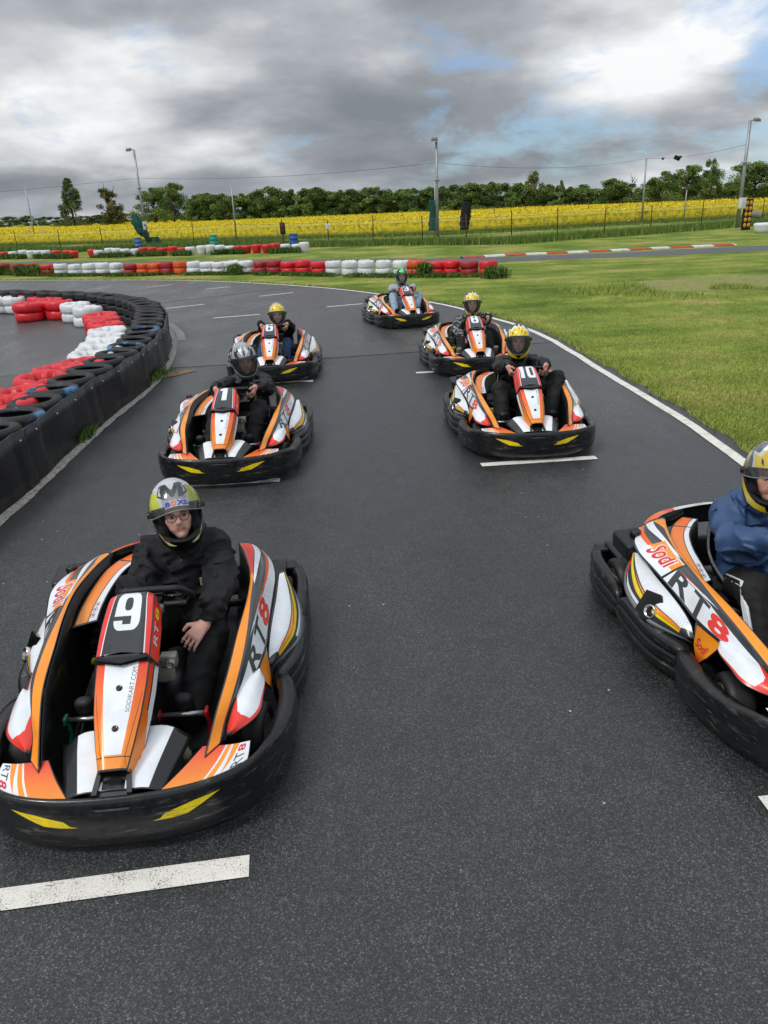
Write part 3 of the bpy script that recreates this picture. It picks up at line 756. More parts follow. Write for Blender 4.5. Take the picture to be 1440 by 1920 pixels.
def ik(a, b, l1, l2, pole):
    a, b, pole = Vector(a), Vector(b), Vector(pole); d = b - a; L = min(d.length, (l1 + l2) * .985); d.normalize()
    x = (l1 * l1 - l2 * l2 + L * L) / (2 * L); y = math.sqrt(max(l1 * l1 - x * x, 0)); p = pole - d * pole.dot(d); p.normalize()
    return a + d * x + p * y
def hand_prims(c, f, u, sg, curl, w):
    """palm centre c, fingers towards f, back of the hand u, thumb on side sg; returns prims, incl. wrist to w"""
    f, u = Vector(f).normalized(), Vector(u); u = (u - f * u.dot(f)).normalized(); s = f.cross(u)
    c = Vector(c); P = [cap(c - f * .035 + s * .012, c + f * .036 + s * .026, .0165, .0135, .02), cap(c - f * .035 - s * .012, c + f * .036 - s * .026, .0165, .0135, .02), cap(c - f * .03, c + f * .038, .018, .015, .02),
                        cap(Vector(w), c - f * .04, .027, .023, .02)]
    for i, (x, ln) in enumerate(zip((-1.5, -.5, .5, 1.5), ((.86, 1.0, .96, .78) if sg < 0 else (.78, .96, 1.0, .86)))):
        p = c + f * .042 + s * x * .0212; a = 0; r = .0083
        for l, cu in zip((.042, .027, .022), curl):
            a += rad(cu + i * 2); dd = f * math.cos(a) - u * math.sin(a); dd = (dd + s * x * .05).normalized(); q = p + dd * l * ln
            P.append(cap(p, q, r, r * .92, .003)); p = q; r *= .9
    b = c - f * .018 + s * sg * .028; m = b + (f * .55 + s * sg * .75 - u * .25).normalized() * .042; e = m + (f * .85 + s * sg * .1 - u * .5).normalized() * .032
    P += [cap(b, m, .0125, .0105, .012), cap(m, e, .0102, .0085, .005)]
    return P

# helmet, in the head's own frame (face towards -y)
def hlo(az): return -58 + 11 * (1 - math.cos(rad(az))) / 2
def hrad(az, el, g=1.0):
    a, e = rad(az), rad(el); x, y, z = math.sin(a) * math.cos(e), -math.cos(a) * math.cos(e), math.sin(e)
    r = 1 / math.sqrt((x / .131) ** 2 + (y / (.156 if y < 0 else .150)) ** 2 + (z / (.170 if z > 0 else .275)) ** 2)
    r *= 1 + .13 * math.exp(-(az / 42) ** 2) * math.exp(-((el + 40) / 17) ** 2) - .035 * math.exp(-((abs(az) - 62) / 24) ** 2) * math.exp(-((el + 36) / 14) ** 2)
    return Vector((x, y, z)) * (r * g) + Vector((0, .005, .022))
def helS(u, v):
    az = u * 360 - 180; lo = hlo(az); return hrad(az, lo + (90 - lo) * v)
def hp(pts, c): return ([((az + 180) / 360, (el - hlo(az)) / (90 - hlo(az))) for az, el in pts], c)
PORT = [(-68, -14), (-58, -31), (-36, -38), (0, -40), (36, -38), (58, -31), (68, -14), (70, 2), (60, 12), (30, 16), (0, 17), (-30, 16), (-60, 12), (-70, 2)]
TRIM = [(az * 1.07, el * 1.0 + (3.2 if el > 0 else -3.2)) for az, el in PORT]
def hsym(l, c): return [hp(l, c), hp([(-a, e) for a, e in l][::-1], c)]
GR1, GR2 = lin('#b9bec4'), lin('#5b5f64')
LIME = lin('#e9f03c')
HEL = {}
gA = [hp([(-180, -60), (180, -60), (180, -13), (-180, -13)], BLK)]
gA += hsym([(27, -12), (25, 24), (36, 54), (75, 60), (125, 36), (118, -12)], WHT) + hsym([(32, -10), (30, 20), (42, 46), (75, 52), (114, 32), (110, -9)], LIME) + hsym([(24, 34), (31, 66), (46, 62), (40, 40)], BLK) + hsym([(27, 40), (33, 62), (40, 60), (37, 42)], WHT)
gA += hsym([(75, 50), (95, 62), (120, 50), (112, 34)], lin('#3a3d41')) + hsym([(14, -47), (40, -42), (72, -16), (64, -34), (36, -49)], WHT) + hsym([(18, -48.5), (40, -44), (62, -28), (56, -38), (34, -49.5)], LIME) + hsym([(30, -46), (48, -38), (44, -43)], BLK)
gA.append(hp([((-27 + 54 * x) * (.85 + .75 * y), 33 + 32 * y) for x, y in [(0, 0), (0, .5), (0, 1), (.15, 1), (.30, 1), (.40, .72), (.5, .46), (.60, .72), (.70, 1), (.85, 1), (1, 1), (1, .5), (1, 0), (.75, 0), (.75, .3), (.75, .56), (.65, .28), (.57, .06), (.43, .06), (.35, .28), (.25, .56), (.25, .3), (.25, 0)]], lin('#24272b')))
HEL['A'] = (GR1, gA)
def styleB(base, yel, w=WHT, blk=BLK):
    g = [hp([(-180, -60), (180, -60), (180, -16), (-180, -16)], lin('#1b1c1e'))]
    g += [hp([(-50, 13), (-56, 32), (-76, 50), (-48, 48), (-40, 70), (-12, 58), (0, 84), (12, 58), (40, 70), (48, 48), (76, 50), (56, 32), (50, 13)], w),
          hp([(-44, 13), (-48, 29), (-62, 45), (-36, 40), (-30, 62), (-9, 48), (0, 78), (9, 48), (30, 62), (36, 40), (62, 45), (48, 29), (44, 13)], yel)]
    g += hsym([(6, 24), (14, 34), (11, 38), (22, 52), (15, 42), (18, 38)], blk) + hsym([(24, 22), (28, 34), (34, 38), (31, 28)], blk)
    g += [hp([(-3, 40), (0, 64), (3, 40), (0, 48)], blk), hp([(-6, 20), (6, 20), (4, 27), (-4, 27)], w)]
    g += hsym([(64, 14), (84, 44), (130, 62), (104, 26), (150, 20), (96, 0), (74, -4)], w) + hsym([(70, 14), (88, 38), (112, 50), (98, 24), (126, 16), (94, 4)], yel)
    g += [hp([(-80, -18), (-60, -36), (-30, -44), (0, -47), (30, -44), (60, -36), (80, -18), (88, -34), (60, -54), (0, -57), (-60, -54), (-88, -34)], yel), hp([(-10, -44), (10, -44), (4, -55), (-4, -55)], blk)]
    g += hsym([(74, -24), (88, -12), (98, -22), (86, -36)], yel) + hsym([(40, -47), (58, -44), (66, -40), (56, -48)], w)
    return base, g
HEL['B'] = styleB(lin('#202226'), lin('#f6d406')); HEL['B6'] = styleB(lin('#8f8b62'), lin('#f2cf1c'), lin('#d8cf9a')); HEL['BR'] = styleB(lin('#6d7378'), lin('#f6d41a'))
gC = [hp([(-180, -60), (180, -60), (180, -18), (-180, -18)], GR2)]
gC += hsym([(20, 18), (34, 40), (26, 44), (48, 66), (38, 44), (60, 48), (44, 22)], BLK) + hsym([(62, 10), (80, 40), (74, 48), (120, 60), (100, 36), (140, 30), (96, 8)], BLK) + hsym([(70, 14), (84, 30), (100, 22)], WHT) + hsym([(4, 24), (12, 44), (6, 46), (14, 66), (18, 46), (22, 40)], WHT)
gC += [hp([(-4, 30), (0, 60), (4, 30), (0, 22)], BLK)] + hsym([(14, -45), (44, -40), (80, -20), (70, -40), (40, -49)], GR1) + hsym([(24, -46), (50, -41), (66, -34), (50, -47)], BLK) + hsym([(84, -20), (110, 4), (150, 10), (120, -24)], WHT)
HEL['C'] = (lin('#9a9ea3'), gC)
gD = [hp([(-180, -60), (180, -60), (180, -16), (-180, -16)], lin('#1c2a1e'))] + hsym([(16, 18), (30, 44), (20, 50), (50, 66), (44, 40), (62, 36), (50, 16)], BLK) + hsym([(66, 8), (84, 40), (130, 50), (104, 20), (120, 0)], BLK) + [hp([(-6, 34), (0, 64), (6, 34), (0, 26)], WHT)]
gD += hsym([(14, -47), (50, -42), (84, -22), (80, -38), (44, -50)], lin('#3fae4a')) + hsym([(90, -20), (120, 10), (160, 10), (130, -20)], WHT)
HEL['D'] = (lin('#3fb04c'), gD)
M['helmet'] = simple('helmet_lacquer', '#ffffff', .16, var=.06, attr=True, coat=.6, rvar=.05)
M['lining'] = simple('helmet_lining', '#0a0a0b', .9)
HELM = {k: livery('helmet', helS, g + [hp(TRIM, lin('#0c0c0d')), hp(PORT, None)], 64, 26, b, [M['helmet'], M['lining']], solid=.022, flipn=None, out=(0, 0, 1)) for k, (b, g) in HEL.items()}
def visor_mat(name, tint, dens):
    m, nt, b = nodes(name); nt.nodes.remove(b); out = nt.nodes['Material Output']
    t = nt.nodes.new('ShaderNodeBsdfTransparent'); t.inputs[0].default_value = tuple(tint) + (1,)
    g = nt.nodes.new('ShaderNodeBsdfGlossy'); g.inputs['Roughness'].default_value = .08
    d = nt.nodes.new('ShaderNodeBsdfDiffuse'); d.inputs[0].default_value = (.45, .46, .48, 1)
    fr = nt.nodes.new('ShaderNodeFresnel'); fr.inputs[0].default_value = 1.5
    a = nt.nodes.new('ShaderNodeMixShader'); a.inputs[0].default_value = dens; nt.links.new(t.outputs[0], a.inputs[1]); nt.links.new(d.outputs[0], a.inputs[2])
    c = nt.nodes.new('ShaderNodeMixShader'); nt.links.new(fr.outputs[0], c.inputs[0]); nt.links.new(a.outputs[0], c.inputs[1]); nt.links.new(g.outputs[0], c.inputs[2])
    nt.links.new(c.outputs[0], out.inputs[0]); return m
M['visor_clear'] = visor_mat('clear_visor', (.90, .91, .92), .06); M['visor_smoke'] = visor_mat('smoked_visor', (.66, .67, .68), .05); M['visor_grey'] = visor_mat('scratched_visor', (.88, .89, .90), .055)
def visS(u, v):
    az = -82 + 164 * u; t = abs(az) / 82
    lo, hi = -41 + 27 * t ** 3, 22 - 14 * t ** 3
    return hrad(az, lo + (hi - lo) * v, 1.035)
def visor_mesh(mat):
    mb = MB(); n, k = 30, 10; mb.add([visS(i / n, j / k) for i in range(n + 1) for j in range(k + 1)], [(i * (k + 1) + j, (i + 1) * (k + 1) + j, (i + 1) * (k + 1) + j + 1, i * (k + 1) + j + 1) for i in range(n) for j in range(k)], 0, True)
    return mb.mesh('visor', mat)
VIS = {k: visor_mesh(M['visor_' + k]) for k in ('clear', 'smoke', 'grey')}
mb = MB()
e_ = [visS(i / 30, 0) for i in range(31)]; mb.tube(e_, .0025, 6); VEDGE = mb.mesh('visor_edge', simple('visor_edge_plastic', '#8b8e92', .3))
PIV = {}
for s in (-1, 1):
    mb = MB(); p = hrad(s * 84, 2, 1.03); mb.lathe([(0, .012), (.015, .011), (.019, .006), (.020, -.006), (0, -.006)], 18, Matrix.Translation(p) @ Vector((s, 0, .1)).normalized().to_track_quat('Z', 'Y').to_matrix().to_4x4()); PIV[s] = mb.mesh('visor_pivot', M['gloss'])
pad = {}
for s in (-1, 1):
    V, Q = sdf([ell((s * .082, -.045, -.055), (.026, .06, .05), .01), ell((s * .086, -.03, .01), (.02, .05, .04), .02)], .012); pad[s] = np_mesh('cheek_pad', V, Q, [M['lining']], True)
M['skin'] = simple('skin', '#ffffff', .48, var=.10, attr=True, scale=30, bmp=.05, bscale=200)
M['skin'].node_tree.nodes['Principled BSDF'].inputs['Subsurface Weight'].default_value = .12
M['skin'].node_tree.nodes['Principled BSDF'].inputs['Subsurface Radius'].default_value = (.01, .004, .002)
M['eye'] = simple('eyeball', '#ffffff', .15, var=.02, attr=True)
def fabric(name, c, rough=.75, bs=180, attr=False, sheen=.0):
    m = simple(name, c, rough, var=.22, scale=14, bmp=.18, bscale=bs, attr=attr, bdist=.003, rvar=.08); m.node_tree.nodes['Principled BSDF'].inputs['Sheen Weight'].default_value = sheen; return m
M['black_jacket'] = fabric('black_jacket_cloth', '#0b0c12', .8); M['black_shell'] = fabric('black_nylon', '#0a0a0d', .52); M['black_fleece'] = fabric('black_hoodie_cloth', '#09090a', .9)
M['navy'] = fabric('navy_windbreaker', '#304d76', .5); M['grey_hoodie'] = fabric('grey_marl', '#a3adb8', .9); M['black_trouser'] = fabric('black_trousers', '#090909', .8); M['jeans'] = fabric('light_jeans', '#9db1c6', .85); M['bluejeans'] = fabric('blue_jeans', '#2e4468', .85)
m, nt, b = nodes('camouflage'); n = noise_n(nt, 16, 3, .5); r = ramp(nt, [(0, lin('#141518')), (.46, lin('#17181b')), (.47, lin('#55585c')), (.56, lin('#55585c')), (.57, lin('#a3a5a8')), (.64, lin('#2b2d30'))], 'CONSTANT'); nt.links.new(n.outputs['Fac'], r.inputs[0]); nt.links.new(r.outputs[0], b.inputs['Base Color']); b.inputs['Roughness'].default_value = .85
M['camo'] = m
M['shoe'] = simple('dark_trainer', '#1b1b1c', .6, var=.4, scale=40, bmp=.4, bscale=60); M['shoe_beige'] = simple('beige_trainer', '#8a8274', .7, var=.3)
M['whitecloth'] = fabric('white_cloth', '#d5d8dc', .8)
M['wire'] = simple('spectacle_wire', '#5a3a36', .3, .6)

BASE = Vector((.08, 1.5, .12))
def person(kart, label, P):
    x, y, yaw = KPOS[kart]; root_w = Matrix.Translation((x, y, 0)) @ Matrix.Rotation(yaw, 4, 'Z')
    h = P.get('h', .010)
    hd = Vector(P['head']); Mh = Matrix.Translation(hd) @ Matrix.Rotation(rad(P.get('yaw', 0)), 4, 'Z') @ Matrix.Rotation(rad(P.get('pitch', 0)), 4, 'X') @ Matrix.Rotation(rad(P.get('roll', 0)), 4, 'Y')
    H = lambda a, b, c: Mh @ Vector((a, b, c))
    sk = P.get('scale', 1.0)
    nb = Vector(P.get('neck', (hd.x * .6 + .032, hd.y + .095, hd.z - .175)))
    pel = Vector((.08, 1.56, .25)); chest = nb.lerp(pel, .42) + Vector((0, .015, 0))
    sh = {s: nb + Vector((s * .168 * sk, .02, -.075 + (P.get('shz', {}).get(s, 0)))) for s in (-1, 1)}
    wr = {}; hp_ = []
    for s in (-1, 1):
        g = P['hand'][s]
        if g == 'wheel':
            rp = SW_C + Vector((s * P.get('gx', {}).get(s, .160), 0, 0)) + SW_E2 * P.get('grip', .02); f = Vector((0, -.694, -.72)); u = Vector((s, .15, .25))
            c = rp + u.normalized() * .024 - f * .022; w = c - f * .085 + Vector((s * .012, .02, -.03))
            hp_ += hand_prims(c, f + Vector((-s * .25, 0, 0)), u, s, (48, 72, 55), w)
        else:
            c, f, u, w = [Vector(q) for q in g]; hp_ += hand_prims(c, f, u, s, P.get('curl', (22, 30, 22)), w)
        wr[s] = w
    el = {s: ik(sh[s], wr[s], .285 * sk, .255 * sk, P.get('pole', {}).get(s, (s * .75, .35, -.6))) for s in (-1, 1)}
    hip = {s: Vector((.08 + s * .095, 1.50, .225)) for s in (-1, 1)}; kn = {s: Vector(P['knee'][s]) for s in (-1, 1)}
    an = {s: Vector(P['foot'][s]) for s in (-1, 1)}; toe = {s: an[s] + Vector(P.get('toe', {}).get(s, (s * .01, -.075, .185))) for s in (-1, 1)}
    # --- skin: head with face, neck, trunk, arms, hands, legs in one surface
    B = [ell(H(0, .012, .035), (.074, .094, .090), .02, R=Mh), cap(H(0, -.035, -.02), H(0, -.052, -.085), .060, .036, .03), cap(H(-.028, -.06, -.05), H(.028, -.06, -.05), .030, .030, .02),
         cap(H(-.034, -.078, .026), H(.034, -.078, .026), .010, .010, .014), cap(H(0, -.086, .012), H(0, -.107, -.024), .0085, .0125, .010), cap(H(-.010, -.098, -.030), H(.010, -.098, -.030), .0085, .0085, .006),
         cap(H(-.016, -.0885, -.0555), H(.016, -.0885, -.0555), .0062, .0062, .004), cap(H(-.014, -.0875, -.0665), H(.014, -.0875, -.0665), .0072, .0072, .004), cap(H(0, -.078, -.094), H(0, -.074, -.098), .016, .016, .015),
         ell(H(-.031, -.098, .006), (.0145, .02, .010), .008, 'sub', Mh), ell(H(.031, -.098, .006), (.0145, .02, .010), .008, 'sub', Mh),
         ell(H(-.076, .01, -.005), (.008, .02, .03), .006, R=Mh), ell(H(.076, .01, -.005), (.008, .02, .03), .006, R=Mh), ell(H(-.045, -.055, -.02), (.022, .025, .022), .02, R=Mh), ell(H(.045, -.055, -.02), (.022, .025, .022), .02, R=Mh)]
    if P.get('mouth'): B.append(ell(H(0, -.094, -.061), (.012, .008, .0025), .003, 'sub', Mh))
    B += [cap(nb + Vector((0, 0, -.02)), H(0, .02, -.06), .058, .052, .02), cap(sh[-1], sh[1], .05, .05, .04), cap(chest + Vector((-.05, 0, 0)), chest + Vector((.05, 0, 0)), .085, .085, .05), cap(chest, pel, .10, .105, .05)]
    for s in (-1, 1):
        B += [cap(sh[s], el[s], .043, .036, .03), cap(el[s], wr[s], .036, .025, .02), cap(hip[s], kn[s], .07, .05, .03), cap(kn[s], an[s], .045, .034, .02), cap(an[s], toe[s], .03, .025, .02)]
    V, Q = sdf(B + hp_, h)
    skin = np.array(lin(P.get('skin', '#d0a08c'))); C = np.tile(skin, (len(V), 1))
    L = (V - np.array(hd)) @ np.array(Mh.to_3x3())
    def paint(m, c, k): C[m] = C[m] * (1 - k) + np.array(lin(c)) * k
    fr = L[:, 1] < -.05
    paint(fr & (np.abs(L[:, 0]) < .024) & (np.abs(L[:, 2] + .061) < .0125) & (L[:, 1] < -.085), '#a6564e', .72)
    paint(fr & (np.abs(np.abs(L[:, 0]) - .033) < .019) & (np.abs(L[:, 2] - .027 + .15 * (np.abs(L[:, 0]) - .033)) < .0055), '#3a2a22', .8)
    paint(fr & (np.abs(np.abs(L[:, 0]) - .045) < .02) & (np.abs(L[:, 2] + .03) < .02), '#c9776a', .25); paint((L[:, 2] > .075), '#2c211b', .9)
    paint(fr & (np.abs(np.abs(L[:, 0]) - .031) < .018) & (np.abs(L[:, 2] - .006) < .011), '#7a5148', .35)
    for s in (-1, 1):
        dw = np.linalg.norm(V - np.array(wr[s]), axis=1); paint(dw < .2, '#c87f72', .28)
        if P.get('glove', {}).get(s): paint(dw < .22, '#d3d6da', .97)
    bw = root_w @ Matrix.Translation(BASE)
    me = np_mesh('person', V - np.array(BASE), Q, [M['skin']], True, C)
    t = inst('person', me); t.matrix_world = bw
    tag(t, label, 'person', 'drivers sitting in the go-karts')
    T0 = Matrix.Translation(-BASE)
    for s in (-1, 1):
        mb = MB(); mb.lathe([(.0128 * math.sin(rad(a)), -.0128 * math.cos(rad(a))) for a in range(0, 181, 15)], 14)
        e = mb.mesh('eye', M['eye']); ca = e.color_attributes.new('col', 'FLOAT_COLOR', 'POINT')
        for v, d in zip(e.vertices, ca.data):
            k = math.degrees(math.acos(max(-1, min(1, -v.co.z / .0128)))); d.color = (.008, .006, .005, 1) if k < 20 else (lin(P.get('iris', '#4a3a2a')) + (1,) if k < 40 else (.28, .24, .22, 1))
        o = inst('eye', e, t); gaze = Vector(P.get('gaze', (0, -1, -.05))).normalized()
        o.matrix_local = T0 @ Mh @ Matrix.Translation((s * .031, -.0770, .005)) @ (-gaze).to_track_quat('Z', 'Y').to_matrix().to_4x4()
    # --- clothes
    rr = P.get('bulk', 1.0)
    J = [cap(sh[-1] + Vector((.03, .0, -.01)), sh[1] + Vector((-.03, 0, -.01)), .088 * rr, .088 * rr, .05), ell(chest + Vector((0, -.01, 0)), (.185 * rr, .135 * rr, .19), .05), cap(chest + Vector((0, -.01, -.05)), pel + Vector((0, -.01, .02)), .145 * rr, .15 * rr, .06),
         cap(pel + Vector((-.07, -.04, .03)), pel + Vector((.07, -.04, .03)), .13, .13, .05), cap(nb + Vector((0, .0, -.05)), nb.lerp(H(0, .02, -.1), .55), .085, .078, .03)]
    if P.get('hood'): J += [cap(nb + Vector((-.07, .06, .0)), nb + Vector((.07, .06, .0)), .06, .06, .03), cap(nb + Vector((-.08, .03, .0)), nb + Vector((-.05, -.06, -.05)), .035, .03, .03), cap(nb + Vector((.08, .03, .0)), nb + Vector((.05, -.06, -.05)), .035, .03, .03)]
    for s in (-1, 1):
        J += [cap(sh[s], el[s], .080 * rr, .069 * rr, .04), cap(el[s], wr[s].lerp(el[s], .06), .068 * rr, .052 * rr, .03), cap(wr[s].lerp(el[s], .16), wr[s].lerp(el[s], -.02), .050 * rr, .050, .01)]
    ch = max(h * 1.3, .010)
    V, Q = sdf(J, ch, fold=P.get('fold', .028), seed=P.get('seed', 3))
    jk = inst('jacket', np_mesh('jacket', V - np.array(BASE), Q, [P['jacket']], True), t); jk['label'] = P['jlabel']
    Tp = [cap(pel + Vector((-.06, 0, -.03)), pel + Vector((.06, 0, -.03)), .125, .125, .05), cap(pel + Vector((0, -.08, -.03)), pel + Vector((0, -.02, .03)), .11, .11, .05)]
    for s in (-1, 1): Tp += [cap(hip[s], kn[s], .098, .082, .05), cap(kn[s], an[s] + (kn[s] - an[s]) * .16, .080, P.get('leg', .068), .03), cap(an[s] + (kn[s] - an[s]) * .30, an[s] + (kn[s] - an[s]) * .12, .066, .072, .02)]
    V, Q = sdf(Tp, ch, fold=.013, seed=P.get('seed', 3) + 9)
    tr = inst('trousers', np_mesh('trousers', V - np.array(BASE), Q, [P['trousers']], True), t); tr['label'] = P['tlabel']
    if P.get('stripes'):
        for k in range(3):
            mb = MB(); s = -1; pts = []
            up = (kn[s] - hip[s]).normalized(); sd_ = Vector((-1, 0, .35 - .0 * k)).normalized()
            for q in range(9): pts.append(hip[s].lerp(kn[s], .25 + .75 * q / 8) + sd_ * (.092 - .012 * q / 8) + Vector((0, 0, .035 - k * .026)))
            for q in range(1, 7): pts.append(kn[s].lerp(an[s], q / 7) + Vector((-.080, -.02, .02 - .0 * k)) + Vector((.012 * q / 7, -k * .022 + .01, -.01)))
            mb.tube(pts, .0095, 6, flat=.5); o = mb.obj('side_stripe', M['whitecloth'], tr); o.matrix_local = T0
    for s in (-1, 1):
        d = (toe[s] - an[s]).normalized(); side = Vector((1, 0, 0)); up = side.cross(d)
        V, Q = sdf([cap(an[s] - d * .03, toe[s] - d * .02, .040, .034, .02), cap(an[s] - d * .035 - up * 0 + Vector((.012, -.012, 0)), toe[s] + Vector((.016, -.01, 0)), .03, .027, .02), cap(an[s] - d * .035 + Vector((-.012, -.012, 0)), toe[s] + Vector((-.014, -.01, 0)), .03, .027, .02), cap(an[s], an[s] + (kn[s] - an[s]).normalized() * .06, .045, .045, .03)], max(h, .008))
        inst('shoe', np_mesh('shoe', V - np.array(BASE), Q, [P.get('shoe', M['shoe'])], True), t)
    # --- helmet
    hel = place('helmet', HELM[P['helmet']], t); hel.matrix_local = T0 @ Mh; hel['label'] = P['hlabel']
    vz = inst('visor', VIS[P.get('visor', 'clear')], hel); inst('visor_edge', VEDGE, vz)
    for s in (-1, 1): inst('visor_pivot', PIV[s], hel); inst('cheek_pad', pad[s], hel)
    if P.get('raised'):
        vz.matrix_local = Matrix.Translation((0, .0, .022)) @ Matrix.Rotation(rad(-P['raised']), 4, 'X') @ Matrix.Scale(1.03, 4) @ Matrix.Translation((0, -.0, -.022))
    for nm, fn in P.get('extra', ()): fn(t, vz, T0, Mh, nb, chest)
    return t
def on_body(o, t, p, nrm, up=(0, 0, 1)):
    n = Vector(nrm).normalized(); u = Vector(up); u = (u - n * u.dot(n)).normalized(); x = u.cross(n)
    Mx = Matrix((x, u, n)).transposed().to_4x4(); Mx.translation = Vector(p) - BASE; o.matrix_local = Mx
def ex_boxs(t, vz, T0, Mh, nb, chest):
    mb = MB(); n = 10
    def pt(i, j, g=1.042): az = -17 + 40 * i / n; return hrad(az, -35 + 12 * j, g)
    mb.add([pt(i, j) for i in range(n + 1) for j in (0, 1)], [(2 * i, 2 * i + 2, 2 * i + 3, 2 * i + 1) for i in range(n)], 0, True)
    st = mb.obj('visor_sticker', simple('grey_sticker', '#aeb2b8', .4), vz)
    for w, c, a, b in (('B', '#3a3fae', 0.03, .25), ('O', '#e8722a', .27, .50), ('XS', '#3a3fae', .52, .97)):
        V, T, _ = glyphs(w, .05); me = bpy.data.meshes.new('lettering')
        me.from_pydata([tuple(hrad(-17 + 40 * (a + (b - a) * x), -33.5 + 9 * y, 1.049)) for x, y in V], [], [list(q) for q in T]); me.materials.append(simple('sticker_ink_' + w, c, .4)); inst('lettering', me, st)
def ex_glasses(t, vz, T0, Mh, nb, chest):
    mb = MB()
    for s in (-1, 1): mb.tube([Vector((s * .032 + .0235 * math.cos(g), -.106 + abs(.0235 * math.cos(g) * s + .032 * 1) * .12, .002 + .0215 * math.sin(g))) for g in [k * math.pi / 12 for k in range(24)]], .0017, 6, closed=True)
    mb.tube([(-.009, -.104, .008), (0, -.108, .011), (.009, -.104, .008)], .0014, 6)
    for s in (-1, 1): mb.tube([(s * .055, -.097, .008), (s * .072, -.06, .010)], .0014, 6)
    o = mb.obj('glasses', M['wire'], t); o.matrix_local = T0 @ Mh; o['label'] = 'round thin framed glasses'
def ex_patch(px, pz, w, h, col, dy=-.155):
    def fn(t, vz, T0, Mh, nb, chest):
        mb = MB(); mb.box((0, 0, 0), (w, h, .006), bev=.002); o = mb.obj('chest_patch', simple('woven_patch', col, .7), t); on_body(o, t, chest + Vector((px, dy, pz)), (.25 if px > 0 else -.2, -1, .12))
    return fn
def ex_placket(t, vz, T0, Mh, nb, chest):
    mb = MB(); mb.tube([nb + Vector((0, -.095, -.06)), chest + Vector((0, -.152, .05)), chest + Vector((0, -.158, -.08)), chest + Vector((0, -.15, -.16))], .005, 6); o = mb.obj('zip', M['gloss'], t); o.matrix_local = T0
LAP = ((.235, .93, .47), (.0, -.95, -.38), (.25, -.2, 1), (.265, 1.04, .515))
person('9', 'person in plain black jacket with round glasses, visor raised, driving go-kart 9', dict(h=.0065, head=(.105, 1.42, .868), yaw=13, pitch=-10, roll=-5, hand={1: ((.238, .885, .478), (-.60, -.70, -.40), (.35, -.40, .85), (.298, .955, .545)), -1: 'wheel'}, curl=(24, 40, 30), grip=-.10, gx={-1: .125}, pole={-1: (-.12, .55, -.8)},
    knee={1: (.27, .98, .40), -1: (-.16, 1.0, .40)}, foot={1: (.175, .665, .125), -1: (-.245, .70, .125)}, jacket=M['black_jacket'], jlabel='black cotton work jacket', trousers=M['black_trouser'], tlabel='loose black trousers', bulk=1.06, leg=.078, fold=.034, mouth=1, gaze=(.25, -1, .1), hood=1,
    helmet='A', hlabel='silver, lime and black helmet with a letter M', visor='grey', raised=51, iris='#4d4436', skin='#dcae9c', extra=[('s', ex_boxs), ('g', ex_glasses), ('p', ex_patch(.105, -.02, .032, .045, '#b8a084')), ('z', ex_placket)], seed=5))
person('1', 'person in black hoodie looking down, silver and black helmet, driving go-kart 1', dict(h=.008, head=(.105, 1.40, .895), yaw=14, pitch=6, roll=-6, hand={1: 'wheel', -1: 'wheel'}, grip=.03, knee={1: (.26, 1.02, .49), -1: (-.16, 1.0, .44)}, foot={1: (.18, .68, .13), -1: (-.27, .72, .13)},
    jacket=M['black_shell'], jlabel='black hooded jacket', trousers=M['black_trouser'], tlabel='black tracksuit trousers', helmet='C', hlabel='silver grey helmet with black flames', visor='smoke', gaze=(0, -1, -.5), seed=21, hood=1))
person('6', 'person in black hoodie and blue jeans, gold and yellow helmet, driving go-kart 6', dict(h=.010, head=(.085, 1.40, .81), yaw=4, pitch=0, hand={1: 'wheel', -1: 'wheel'}, grip=.05, knee={1: (.22, 1.03, .42), -1: (-.12, 1.02, .42)}, foot={1: (.18, .70, .12), -1: (-.24, .72, .12)}, scale=.92,
    jacket=M['black_fleece'], jlabel='black sweatshirt', trousers=M['bluejeans'], tlabel='blue jeans', helmet='B6', hlabel='yellow and gold helmet', visor='clear', seed=33, bulk=.95))
person('10', 'person in black zipped tracksuit with closed visor, driving go-kart 10', dict(h=.008, head=(.05, 1.44, .895), yaw=-8, pitch=-3, hand={1: 'wheel', -1: 'wheel'}, grip=.05, knee={1: (.40, 1.10, .555), -1: (-.20, 1.04, .475)}, foot={1: (.24, .69, .13), -1: (-.22, .70, .13)},
    jacket=M['black_shell'], jlabel='black zipped windproof jacket', trousers=M['black_trouser'], tlabel='black trousers, knees high', helmet='B', hlabel='yellow, black and white helmet', visor='smoke', leg=.08, extra=[('p', ex_patch(-.10, .05, .045, .010, '#c8cacc')), ('z', ex_placket)], seed=45))
person('8', 'person in grey camouflage jacket, hand resting on the thigh, driving go-kart 8', dict(h=.010, head=(.08, 1.42, .855), yaw=-4, pitch=0, hand={1: 'wheel', -1: ((-.12, .97, .41), (.1, -.9, -.45), (-.1, -.4, 1), (-.15, 1.07, .46))}, knee={1: (.24, 1.02, .42), -1: (-.13, 1.0, .36)}, foot={1: (.30, .70, .13), -1: (-.22, .70, .13)},
    jacket=M['camo'], jlabel='grey and black camouflage jacket', trousers=M['black_trouser'], tlabel='black trousers', shoe=M['shoe_beige'], helmet='B', hlabel='yellow and black helmet', visor='clear', seed=57))
person('3', 'person in grey sweatshirt and pale jeans, green helmet, driving go-kart 3', dict(h=.011, head=(.105, 1.46, .905), yaw=-4, pitch=0, hand={1: 'wheel', -1: 'wheel'}, grip=.04, knee={1: (.37, 1.08, .53), -1: (-.18, 1.08, .54)}, foot={1: (.22, .70, .14), -1: (-.20, .70, .14)},
    jacket=M['grey_hoodie'], jlabel='grey marl sweatshirt', trousers=M['jeans'], tlabel='pale blue jeans', helmet='D', hlabel='green and black helmet', visor='clear', seed=69))
